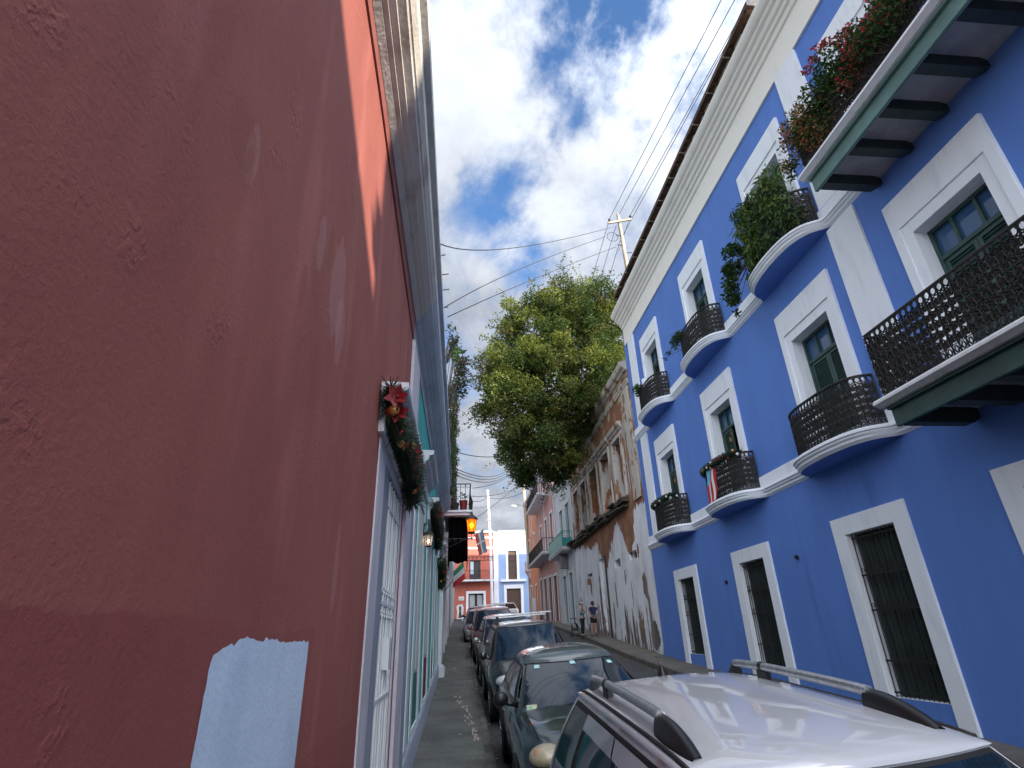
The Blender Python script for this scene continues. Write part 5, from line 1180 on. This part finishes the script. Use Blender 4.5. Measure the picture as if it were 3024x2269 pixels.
def limb(a, b, r0, r1, k=6, wob=.25):
    a, b = Vector(a), Vector(b); pts = []
    for i in range(k+1):
        t = i/k; p = a.lerp(b, t)+Vector((rn.gauss(0, wob), rn.gauss(0, wob), rn.gauss(0, wob)))*(math.sin(math.pi*t)*.6); pts.append(p)
    mb.tube(pts, r0, 7, r1=r1); return pts
for tgt in ((5.6, 28, 14.5), (7.2, 28, 16.5), (8.3, 28, 16.5), (4.2, 28, 12.5), (6.2, 30.5, 12.5)):
    main = limb(base, tgt, .20, .09)
    for p in rn.sample(tips, 20):
        if (Vector(p)-Vector(tgt)).length < 3.6: limb(main[rn.choice((3, 4, 5))], p, .05, .012, 5, .2)
mb.build('trunk', m_bark, TR, smooth=True)

def bush(name, label, cat, blobs, mats, base, leaf=.09, n=260, group=None, stems=True, seed=1, droop=.1, aspect=.45):
    r_ = random.Random(seed); root = empty(name, base, label, cat, group); mb = MB()
    for (x, y, z, r, ms) in blobs: leaves(mb, clump(r_, (x, y, z), r, int(n*(r/.3)**1.6), ms), leaf, 3, r_, droop, aspect)
    mb.build('foliage', mats, root, fixn=False)
    if stems:
        mb = MB()
        for (x, y, z, r, ms) in blobs:
            mb.tube([base, ((base[0]+x)/2+r_.gauss(0, .04), (base[1]+y)/2, (base[2]+z)/2+.05), (x, y, z)], .011, 5, r1=.004)
        mb.build('stem', m_bark, root, smooth=True)
    return root
# bougainvillea along the upper rectangular balcony
g_ = (0, 0, 1, 4)
BL = []
rn = random.Random(4)
for k in range(60):
    y = 2.6+4.25*k/59; z = 8.30+rn.uniform(-.32, .45)-.10*(y > 5.9); x = 6.20+rn.uniform(-.14, .10)
    col = (0, 0, 1, 2, 2) if 4.3 < y < 5.4 and rn.random() < .75 else ((0, 0, 1, 3, 3) if y > 5.9 and rn.random() < .8 else (0, 0, 0, 1))
    BL.append((x, y, z, rn.uniform(.16, .32), col))
for y, z, x, r in ((6.9, 8.25, 6.1, .2), (7.05, 7.95, 6.08, .18), (6.8, 8.6, 6.12, .2), (6.55, 8.7, 6.1, .16)): BL.append((x, y, z, r, (0, 3, 3, 1)))
for y, z in ((5.2, 8.75), (5.35, 8.95), (5.55, 9.1), (5.75, 9.05), (5.9, 9.0), (5.0, 8.6)): BL.append((6.05, y, z, .085, (2, 2, 2, 0)))
for y, z in ((7.0, 7.95), (7.08, 7.85), (7.15, 8.0), (7.12, 7.7)): BL.append((6.12, y, z, .09, (0, 1, 1)))
bush('bougainvillea', 'red and orange flowering creeper covering the topmost long balcony', 'plant', BL, [lf_dark, lf_mid, lf_red, lf_orange, lf_brown], (6.3, 4.6, 7.6), leaf=.075, n=300, seed=6)
# weeping plant and climber in the round balcony below it
BL = []
for k in range(58):
    a = rn.uniform(0, 1); y = 9.0+rn.uniform(-.45, 1.35); z = 8.45+rn.uniform(-.45, 1.15)-.25*abs(y-9.6); BL.append((6.98+rn.uniform(-.2, .25), y, z, rn.uniform(.16, .30), rn.choice([(0, 1, 1), (1, 1, 2), (1, 2, 2), (0, 1)])))
bush('weeping_potted_fig', 'tall drooping green plant filling the upper round balcony nearest the viewer', 'plant', BL, [lf_dark, lf_mid, lf_lite], (7.2, 9.5, 7.75), leaf=.15, n=170, seed=8, droop=.8, aspect=.30)
BL = []
for k in range(26):
    t = k/25; BL.append((6.80-.25*math.sin(t*3)+rn.gauss(0, .06), 10.2+.75*t+rn.gauss(0, .12), 8.55-1.15*t+rn.gauss(0, .12), rn.uniform(.08, .17), (0, 0, 1)))
bush('trailing_vine', 'dark leafy vine trailing over the outside of the same round balcony', 'plant', BL, [lf_dark, lf_mid], (7.0, 10.1, 8.3), leaf=.11, n=200, seed=10, aspect=.6)
BL = [(6.98+rn.gauss(0, .06), 15.0+rn.gauss(0, .18)-.15*k*.2, 8.75+rn.gauss(0, .14), rn.uniform(.1, .19), (0, 0, 1)) for k in range(9)]+[(6.85, 15.55, 8.5, .09, (0,)), (6.82, 15.85, 8.45, .06, (0,))]
bush('potted_shrub', 'small dark shrub at the rail of the middle upper balcony', 'plant', BL, [lf_dark, lf_mid], (7.1, 14.7, 8.2), leaf=.09, n=240, seed=12)
BL = [(6.98+rn.gauss(0, .06), 19.2+rn.gauss(0, .22), 8.75+rn.gauss(0, .12), rn.uniform(.1, .18), (0, 0, 1)) for k in range(10)]
bush('flowering_potted_shrub', 'leafy shrub at the rail of the farthest upper balcony', 'plant', BL, [lf_dark, lf_mid], (7.1, 19.0, 8.2), leaf=.09, n=240, seed=14)
mb = MB(); mb.lathe([(.0, 0), (.09, 0), (.12, .3), (.13, .5), (0, .5)], (7.12, 18.75, 8.55), 14); tag(mb.build('white_planter', m_white, origin=(7.12, 18.75, 8.55), smooth=40), 'small white upright planter behind the farthest upper balcony rail', 'planter')
# greenery on the left cornice
BL = [(-.22+rn.gauss(0, .04), 8.7+.5*k/5, 5.05+rn.uniform(-.1, .18), rn.uniform(.07, .13), (0, 0, 3)) for k in range(6)]
bush('cornice_weed', 'small dark weed rooted on the near left cornice', 'plant', BL, [lf_dark, lf_mid, lf_lite, lf_brown], (-.3, 8.9, 4.56), leaf=.06, n=240, seed=15)
BL = [(-.16, 10.4, 5.62, .12, (1, 1, 2)), (-.10, 10.5, 5.75, .09, (1, 2))]
bush('broad_leaf_plant', 'light green broad leaved plant on the left cornice', 'plant', BL, [lf_dark, lf_mid, lf_lite], (-.3, 10.4, 4.56), leaf=.22, n=40, seed=16, aspect=.7)
BL = []
for k in range(22):
    t = k/21; BL.append((-.26+.32*math.sin(t*2.4)*rn.uniform(.5, 1.0), 11.0+rn.uniform(-.3, 1.2), 6.15-.75*t+rn.gauss(0, .12), rn.uniform(.09, .17), rn.choice([(0, 2), (2, 2, 0), (0, 0, 3)])))
bush('pink_flowering_shrub', 'pink flowering shrub leaning over the left cornice', 'plant', BL, [lf_dark, lf_mid, leafmat('dusky_pink_bracts', (.20, .055, .09), (.14, .05, .07)), lf_brown], (-.4, 11.4, 4.56), leaf=.08, n=230, seed=17)
BL = []
for k in range(46):
    t = k/45; BL.append((-.31+.04*math.sin(k*1.7)+.06*(t < .5), 12.6+5.6*t+rn.gauss(0, .2), 5.75-.35*t+rn.gauss(0, .32)-.38, rn.uniform(.09, .18), rn.choice([(0, 0, 3), (0, 1), (0, 3)])))
bush('hanging_creeper', 'dark spiky creeper hanging down along the far part of the left cornice', 'plant', BL, [lf_dark, lf_mid, lf_lite, lf_brown], (-.45, 15.0, 4.56), leaf=.14, n=170, seed=18, droop=.9, aspect=.25)
# short reinforcing bars sticking out of the left cornice
for i, (y, z, l) in enumerate(((5.9, 4.66, .05), (6.35, 4.68, .085), (6.75, 4.70, .085), (7.2, 4.68, .06), (7.9, 4.68, .04))):
    mb = MB(); mb.tube([(-.32, y, z-.02), (-.30+l, y, z)], .008, 5); tag(mb.build('steel_bar', m_wood, origin=(-.31, y, z-.02)), 'short rusty steel bar over the left cornice, '+('nearest of the five', 'second nearest of the five', 'middle one of the five', 'second farthest of the five', 'farthest of the five')[i], 'steel bar', 'steel bars on the left cornice')

# ================================================================ CHRISTMAS GARLANDS
def garland(label, path, r, seed, flowers=(), baubles=10, small=False, group=None):
    r_ = random.Random(seed); mid = path[len(path)//2]; root = empty('garland', path[0], label, 'garland', group); mb = MB()
    V = [Vector(p) for p in path]; L = sum((b-a).length for a, b in zip(V, V[1:]))
    mb.tube(V, r*.28, 6, 0); n = int(L*(2600 if not small else 1500))
    def at(t):
        s = t*L
        for a, b in zip(V, V[1:]):
            l = (b-a).length
            if s <= l: return a.lerp(b, s/l), (b-a).normalized()
            s -= l
        return V[-1], (V[-1]-V[-2]).normalized()
    for _ in range(n):
        p, d = at(r_.random()); q = Vector((r_.gauss(0, 1), r_.gauss(0, 1), r_.gauss(0, 1))); q -= d*q.dot(d); q.normalize(); q += d*r_.uniform(-.7, .7)
        l = r*r_.uniform(.6, 1.25); e = p+q*l; w = d.cross(q).normalized()*.0045*(2 if small else 1.3); b = len(mb.v)
        mb.v += [tuple(p+w), tuple(e+w*.3), tuple(e-w*.3), tuple(p-w)]; mb.f.append((b, b+1, b+2, b+3)); mb.m.append(0)
    mb.build('greenery', lf_pine, root, fixn=False)
    for k in range(baubles):
        p, d = at((k+.5)/baubles+r_.uniform(-.03, .03)); q = Vector((abs(r_.gauss(0, 1))*(1 if path[0][0] < 2 else -1), -abs(r_.gauss(.4, .6)), r_.gauss(0, .8))).normalized()*r*.75
        mb = MB(); mb.ball(p+q, r_.uniform(.028, .048) if not small else r_.uniform(.032, .05), 0, 8, 12); mb.build('bauble', r_.choice([m_gold, m_red, m_gold] if not small else [m_silver, m_red, m_silver, m_gold]), root, smooth=True)
    for t in flowers:
        p, d = at(t); o = p+Vector((.5, -.8, .15))*r*.9; mb = MB()
        for k in range(11):
            a = 6.283*k/11+(.3 if k % 2 else 0); l = .115 if k % 2 == 0 else .08; ax = Vector((math.cos(a)*.75, -.45, math.sin(a))).normalized(); sd = ax.cross(Vector((.3, -1, 0))).normalized()*.034
            mb.add([o, o+ax*l*.5+sd, o+ax*l, o+ax*l*.5-sd], [(0, 1, 2, 3)])
        mb.ball(o+Vector((.01, -.02, 0)), .014, 0, 5, 8); mb.build('red_flower', m_red, root, fixn=False)
    for k in range(int(3+L*2)):
        mb = MB(); p, d = at((k+.3)/(3+L*2)); o = p+Vector((.5, -.5, 0))*r; mb.tube([o+Vector((.03*math.cos(t*3), .03*math.sin(t*2), -.05*t)) for t in (0, .6, 1.2, 1.8, 2.6)], .012, 4); mb.build('ribbon', m_red if not small else m_gold, root, smooth=True)
    return root
GG = 'garlands over the left doors'
garland('garland with red flowers and gold baubles over the nearest white grilled door', [(-.57, 4.02, 1.84), (-.58, 4.08, 1.62), (-.55, 4.4, 1.60), (-.53, 4.8, 1.62), (-.52, 5.2, 1.58), (-.52, 5.6, 1.57), (-.53, 5.9, 1.48), (-.54, 6.05, 1.38)], .135, 31, (.06, .13, .50, .56), 13, group=GG)
garland('garland over the third left door, behind the lit wall lantern', [(-.52, 10.65, 2.42), (-.50, 11.0, 2.22), (-.50, 11.8, 2.15), (-.50, 12.5, 2.2), (-.52, 12.9, 1.9)], .13, 33, (.15, .4), 9, group=GG)
garland('small round garland farthest along the left wall, beyond the wall lantern', [(-.56, 15.9, 2.0), (-.53, 16.2, 1.9), (-.53, 16.5, 1.6), (-.56, 16.3, 1.35)], .16, 35, (.5,), 7, group=GG)
GB = 'garlands on the iron balconies'
def rp_(yc, z, a0=-1.1, a1=1.1): return [(7.47-.56*(max(0, 1-(abs(d)/1.2)**3.2))**.45, yc+d, z) for d in np.arange(a0, a1+.01, .2)]
garland('garland of white and red baubles along the middle lower balcony rail', rp_(14.02, S1+.235+1.0), .11, 41, (), 15, True, GB)
garland('garland of white and red baubles along the farthest lower balcony rail', rp_(18.52, S1+.235+1.0), .11, 43, (), 12, True, GB)

# ================================================================ FLAGS, LANTERNS, POTS
def cloth_flag(name, label, corners, mats, cells, wave, n=18, m=12, pole=None, extra=None):
    root = empty(name, corners[0], label, 'flag'); A, B, C, D_ = [Vector(c) for c in corners]      # top-left, top-right, bottom-right, bottom-left
    nn = (B-A).cross(D_-A).normalized(); P = []
    for i in range(n+1):
        row = []
        for j in range(m+1):
            u, v = i/n, j/m; p = A.lerp(B, u).lerp(D_.lerp(C, u), v); row.append(p+nn*(wave*math.sin(u*7+v*2.2)*u+wave*.4*math.sin(v*8+u*3)))
        P.append(row)
    mb = MB(); mb.grid(P)
    for i in range(n):
        for j in range(m): mb.m[i*m+j] = cells((i+.5)/n, (j+.5)/m)
    mb.build('cloth', mats, root, smooth=True, fixn=False)
    if pole: mb = MB(); mb.tube(pole, .014, 8); mb.build('pole', m_black, root, smooth=True)
    return root
f_g, f_w, f_r = mat('flag_green', (.02, .22, .10), rough=.8), mat('flag_white', (.62, .63, .62), rough=.8), mat('flag_red', (.42, .02, .03), rough=.8)
f_b, f_m = mat('flag_slate_blue', (.20, .24, .34), rough=.8), mat('flag_maroon', (.34, .09, .09), rough=.8)
f_lb = mat('flag_light_blue', (.12, .42, .62), rough=.8)
cloth_flag('tricolour_flag', 'green, white and red flag hanging from the left wall beyond the black cloth', [(-.30, 24.9, 2.66), (.12, 25, 3.10), (.22, 25, 2.36), (-.33, 24.9, 1.98)], [f_g, f_w, f_r], lambda u, v: 0 if v < .36 else (1 if v < .66 else 2), .035, pole=[(-.64, 24.9, 1.9), (-.30, 24.92, 2.35), (.14, 25, 3.14)])
cloth_flag('cross_flag', 'maroon and slate blue flag with a pale cross hanging over the street', [(.76, 31, 5.18), (1.24, 31, 5.50), (1.46, 31, 4.30), (1.0, 31, 4.12)], [f_m, f_w, f_b], lambda u, v: 1 if (.40 < u < .55 or .44 < v < .53) else (0 if u < .42 else 2), .04, pole=[(-.64, 31, 4.9), (.76, 31, 5.2), (1.27, 31, 5.55)])
cloth_flag('striped_flag', 'red and white striped flag with a light blue corner draped on the middle lower balcony', [(6.87, 14.42, 4.10), (6.93, 13.95, 4.12), (6.88, 14.05, 3.30), (6.84, 14.55, 3.12)], [f_r, f_w, f_lb], lambda u, v: 2 if (v < .42 and u < .5-v*.4) else (0 if int(u*5) % 2 == 0 else 1), .03)
# hanging lantern on the wall bracket
def lantern(root, c, s, lit, gm):
    x, y, z = c
    b = MB(); b.lathe([(.0, .34), (.03, .33), (.035, .27), (.10, .23), (.155, .17), (.16, .155), (.13, .15)], c, 6) if s == 1 else b.lathe([(a*s, h*s) for a, h in ((.0, .34), (.03, .33), (.035, .27), (.10, .23), (.155, .17), (.16, .155), (.13, .15))], c, 6)
    b.build('cap', m_iron, root)
    b = MB()
    for k in range(6):
        t = 6.283*k/6; b.tube([(x+.125*s*math.cos(t), y+.125*s*math.sin(t), z+.15*s), (x+.085*s*math.cos(t), y+.085*s*math.sin(t), z-.15*s)], .008*s, 5)
    b.lathe([(.0, -.19*s), (.05*s, -.18*s), (.095*s, -.155*s), (.09*s, -.14*s), (0, -.14*s)], c, 6); b.build('cage', m_iron, root)
    b = MB(); b.lathe([(.118*s, .145*s), (.08*s, -.14*s)], c, 6); b.build('glass', gm, root)
    b = MB(); b.ball((x, y, z-.02*s), .032*s, 0, 8, 10, (1, 1, 1.6)); b.build('bulb', lit, root, smooth=True)
def glassy(name, col, e):
    m = bpy.data.materials.new(name); m.use_nodes = True; t = m.node_tree; b = t.nodes['Principled BSDF']; b.inputs['Base Color'].default_value = (*col, 1); b.inputs['Transmission Weight'].default_value = .85; b.inputs['Roughness'].default_value = .25; b.inputs['IOR'].default_value = 1.1
    b.inputs['Emission Color'].default_value = (*col, 1); b.inputs['Emission Strength'].default_value = e; return m
WL = empty('wall_lantern', (-.64, 9.75, 1.85), 'small black wall lantern with a warm lit bulb above the left doors', 'wall lantern')
lantern(WL, (-.56, 9.75, 1.56), .62, emat('warm_bulb', (1, .62, .28), 9), glassy('clear_glass', (.75, .66, .58), .08))
b = MB(); b.tube([(-.56, 9.75, 1.77), (-.56, 9.75, 1.83), (-.60, 9.75, 1.86), (-.645, 9.75, 1.80)], .009, 6); b.box(-.65, -.635, 9.70, 9.80, 1.64, 1.86); b.build('arm', m_iron, WL, smooth=40)
SL = empty('street_lantern', (-.64, 19.6, 3.15), 'glowing orange street lantern on a black scrolled bracket by the small left balcony', 'street lamp')
lantern(SL, (.365, 19.5, 3.60), 1.45, emat('orange_bulb', (1, .36, .02), 3), glassy('orange_glass', (1.0, .20, .005), .62))
b = MB()
b.tube([(-.64, 19.5, 3.17), (.42, 19.5, 3.17)], .014, 6)
for (cx, cz, rr, sg) in ((-.42, 3.07, .09, 1), (-.2, 3.09, .07, -1), (0.0, 3.11, .055, 1), (-.52, 2.92, .07, -1)): b.tube([(cx+sg*rr*(1-.7*k/12)*math.cos(k*.75), 19.5, cz+rr*(1-.7*k/12)*math.sin(k*.75)) for k in range(13)], .009, 5)
b.tube([(-.64, 19.5, 2.78), (-.5, 19.5, 2.86), (-.2, 19.5, 2.98), (.1, 19.5, 3.12), (.3, 19.5, 3.16)], .012, 6)
for sg in (-1, 1): b.tube([(.365+sg*.10*math.sin(t), 19.5, 3.30-.10*math.cos(t)*1.1) for t in (0, .5, 1.0, 1.5, 2.0)], .010, 5)
b.tube([(.365, 19.5, 3.12), (.365, 19.5, 3.42)], .014, 6); b.build('bracket', m_iron, SL, smooth=40)
pl = bpy.data.lights.new('lantern_light', 'POINT'); pl.energy = 2; pl.color = (1, .45, .1); pl.shadow_soft_size = .1; po = bpy.data.objects.new('lantern_light', pl); COL.objects.link(po); po.parent = SL; po.location = Vector((.365, 19.5, 3.62))-SL.location
# pots on the small balcony
def pot(c, r, h, m, label, seed, ms, n=60):
    root = empty('flower_pot', c, label, 'flower pot'); b = MB(); b.lathe([(0, 0), (r*.7, 0), (r, h*.92), (r*1.08, h*.92), (r*1.08, h), (0, h)], c, 14); b.build('pot', m, root, smooth=40)
    r_ = random.Random(seed); b = MB(); leaves(b, clump(r_, (c[0], c[1], c[2]+h+.12), .2, n, ms), .10, 2, r_); b.build('foliage', [lf_dark, lf_mid, lf_red], root, fixn=False)
pot((-.25, 20.2, 4.24), .17, .30, m_darkdoor, 'dark pot behind the rail of the small left balcony', 1, (0, 0, 1))
pot((.08, 20.25, 4.24), .15, .42, m_red, 'red pot behind the rail of the small left balcony', 2, (0, 1))
bush('balcony_creeper', 'dry creeper climbing at the wall end of the small left balcony', 'plant', [(-.35, 19.75, 5.0-.1*k, .12, (0, 3)) for k in range(6)]+[(-.33, 19.2, 5.9-.15*k, .14, (0, 3, 1)) for k in range(8)], [lf_dark, lf_mid, lf_lite, lf_brown], (-.45, 19.9, 4.3), leaf=.09, n=120, seed=19)
# little fixtures on the blue wall
for y, z, w_ in ((12.05, 1.45, 'left of the nearest tall ground floor door'), (15.7, 1.25, 'left of the middle ground floor door')):
    b = MB(); b.lathe([(0, 0), (.05, 0), (.05, .04), (.03, .05), (0, .05)], (7.45, y, z), 10, axis='x'); tag(b.build('wall_fixture', m_black, origin=(7.49, y, z)), 'small round black fitting on the blue wall, '+w_, 'wall fitting', 'fittings on the blue wall')
# hanging lanterns seen through the two open balcony doors
for y, w_ in ((14.1, 'middle'), (18.6, 'farthest')):
    r0 = empty('hanging_lantern', (7.74, y+.15, 5.2), 'lantern with warm brass bars hanging inside the %s lower balcony doorway' % w_, 'hanging lantern', 'lanterns inside the open doorways')
    b = MB(); c = (7.74, y+.15, 4.98); b.tube([(c[0], c[1], c[2]+.1), (c[0], c[1], 5.3)], .006, 4)
    for k in range(5): t = 6.283*k/5; b.tube([(c[0]+.06*math.cos(t), c[1]+.06*math.sin(t), c[2]-.12), (c[0]+.06*math.cos(t), c[1]+.06*math.sin(t), c[2]+.1)], .009, 4)
    b.build('bars', m_gold, r0, smooth=True)

# ================================================================ POLES AND WIRES
PM = empty('roof_mast', (7.95, 21, 13.5), 'pale wooden utility mast with a crossarm above the blue house roof', 'utility pole')
b = MB(); b.tube([(7.98, 21, 13.4), (7.82, 21, 19.5)], .11, 10, r1=.085); b.build('pole', m_polewood, PM, smooth=40)
b = MB(); b.box(7.18, 8.46, 20.86, 20.94, 18.92, 19.02); 
o_ = b.build('crossarm', m_polewood, PM); o_.rotation_euler = (0, R(-14), 0)
o_.location = Vector((7.82, 20.9, 18.97))-Vector(PM.location); o_.data.transform(Matrix.Translation(-(Vector((7.82, 20.9, 18.97))-Vector(PM.location))))
for (x, z) in ((7.30, 18.93), (8.42, 19.22)): b = MB(); b.lathe([(.03, 0), (.03, .06), (.07, .07), (.07, .11), (.04, .12), (.05, .15), (0, .16)], (x, 20.9, z), 10); b.build('insulator', m_browndoor, PM, smooth=40)
for z, s_ in ((18.05, -1), (17.45, -1), (17.0, 1)): b = MB(); b.tube([(7.88, 20.95, z), (7.88+s_*.35, 20.9, z+.02)], .02, 6); b.build('side_pin', m_iron, PM)
b = MB(); b.tube([(7.35+.28*math.cos(t), 20.9, 17.95+.28*math.sin(t)) for t in [6.283*k/14 for k in range(15)]], .014, 4); b.build('wire_coil', m_iron, PM, smooth=True)
WL_ = {}
ORD = ['first', 'second', 'third', 'fourth', 'fifth', 'sixth', 'seventh', 'eighth', 'ninth', 'tenth', 'eleventh']
def wire(label, pts, r=.012, sag=0, group='overhead wires'):
    if len(pts) == 2:
        a, c = Vector(pts[0]), Vector(pts[1]); pts = [a.lerp(c, t)+Vector((0, 0, -4*sag*t*(1-t))) for t in [k/16 for k in range(17)]]
    WL_[label] = WL_.get(label, -1)+1; label = label+', '+ORD[WL_[label]]+' from top'
    b = MB(); b.tube(pts, r, 5); tag(b.build('overhead_wire', m_wire, smooth=True, origin=tuple(pts[0])), label, 'wire', group)
def ext(a, b, k): a, b = Vector(a), Vector(b); return tuple(b+(b-a)*k)
A1 = (7.30, 20.9, 19.08)
wB = 'wire from the roof mast running back towards the viewer'
wire(wB, [A1, ext(A1, (7.35, 9, 16.61), .6)], .013); wire(wB, [(7.84, 21, 19.42), ext((7.84, 21, 19.42), (7.77, 9, 16.67), .6)], .013)
wire(wB, [(8.42, 20.9, 19.38), ext((8.42, 20.9, 19.38), (8.22, 9, 16.72), .6)], .013); wire(wB, [(7.92, 21, 18.15), (7.85, 2, 14.75)], .013)
wF = 'wire from the roof mast running down behind the tree'
for a, c in (((7.30, 20.9, 19.05), (8.02, 27, 20.4)), ((7.65, 21, 18.76), (8.7, 27, 20.84)), ((7.75, 21, 17.82), (8.74, 27, 19.46)), ((8.4, 20.9, 19.27), (10.22, 27, 23.23))): wire(wF, [a, ext(a, c, 1.2)], .014)
def bez(a, m, c, n=20):
    a, m, c = Vector(a), Vector(m), Vector(c); k = m*2-(a+c)*.5
    return [(a*(1-t)**2+k*2*t*(1-t)+c*t*t) for t in [i/n for i in range(n+1)]]
wC = 'sagging wire crossing the street to the roof mast'
wire(wC, bez((-.5, 8.9, 7.3), (2.0, 14.5, 11.9), (7.35, 21, 18.62)), .014); wire(wC, bez((-.47, 11.7, 7.6), (2.34, 16.5, 12.62), (7.0, 21, 18.02)), .014); wire(wC, bez((-.42, 12.4, 7.75), (3.06, 17.5, 12.94), (7.5, 21, 17.41)), .014)
wD = 'thin far wire over the end of the street'
for a, c, s in (((-.4, 25, 12.24), (.91, 27, 13.14), .1), ((-.31, 30, 9.7), (3.77, 40, 12.87), .3), ((-.32, 32, 9.3), (6.7, 62, 19.24), 1.2), ((-.32, 33, 9.4), (6.69, 62, 18.94), 1.2), ((-.42, 33, 9.22), (6.68, 62, 18.64), 1.2), ((.83, 40, 10.15), (6.67, 62, 18.14), .5), ((.87, 45, 10.73), (6.98, 62, 16.08), .4), ((.84, 40, 9.18), (3.37, 66, 15.93), .3), ((7.39, 62, 16.86), (-.5, 47, 8.2), .3), ((3.17, 66, 15.53), (7.33, 62, 15.31), .4), ((3.2, 66.5, 14.6), (-1.0, 62, 14.4), .5)): wire(wD, [a, c], .028, s)
P2 = empty('transformer_pole', (7.9, 62, gz(62)), 'distant pale utility pole with a transformer behind the tree', 'utility pole')
b = MB(); b.tube([(7.25, 62, 13.9), (7.05, 62, 20.0)], .18, 8, r1=.14); b.tube([(7.6, 61.9, gz(62)), (7.25, 62, 14.0)], .2, 8, r1=.18); b.build('pole', m_polewood, P2, smooth=40)
b = MB(); b.lathe([(0, 0), (.3, 0), (.3, .9), (.1, 1.0), (0, 1.0)], (6.85, 61.9, 17.0), 12); b.build('transformer', m_pinkish, P2, smooth=40)
b = MB(); b.box(6.0, 8.0, 61.85, 62, 18.9, 19.05); b.box(6.3, 7.8, 61.85, 62, 18.0, 18.12); b.build('crossarm', m_polewood, P2)
P3 = empty('white_pole', (3.95, 68.5, gz(68)), 'white sunlit utility pole in front of the closing houses', 'utility pole')
b = MB(); b.tube([(3.75, 68.5, gz(68)), (3.6, 68.5, 10.5), (3.3, 68.5, 17.1)], .17, 10, r1=.15); b.build('pole', m_white, P3, smooth=40)
b = MB(); b.tube([(3.4, 68.4, 16.3), (2.7, 68.4, 16.2), (2.6, 68.4, 15.2)], .04, 6); b.build('arm', m_infill, P3); b = MB(); b.box(3.1, 3.7, 68.25, 68.35, 13.2, 13.4); b.build('bracket', m_infill, P3)
P4 = empty('street_light', (7.5, 62.8, 13.7), 'distant curved street light reaching out from the orange house', 'street lamp')
b = MB(); b.tube([(7.5, 62.8, 13.6), (6.9, 62.8, 13.95), (6.3, 62.8, 13.9)], .05, 6); b.build('arm', m_infill, P4, smooth=True); b = MB(); b.ball((6.05, 62.8, 13.8), .3, 0, 8, 10, (1.2, .6, .4)); b.build('lamp_head', m_white, P4, smooth=True)
# scrolled iron arch spanning the street in the distance
SB = empty('scrolled_arch', (-.64, 40, 5.0), 'black scrolled iron band reaching across from the left wall in the distance', 'iron arch')
b = MB(); b.tube([(-.64, 40, 5.24), (2.3, 40, 5.24)], .02, 5); b.tube([(-.64, 40, 4.99), (2.3, 40, 4.99)], .02, 5)
for k in range(11):
    cx = -.5+k*.27; b.tube([(cx+(.10-.007*q)*math.cos(q*.7)*(1 if k % 2 else -1), 40, 5.115+(.10-.007*q)*math.sin(q*.7)) for q in range(12)], .014, 4)
b.build('scrollwork', m_iron, SB, smooth=True)
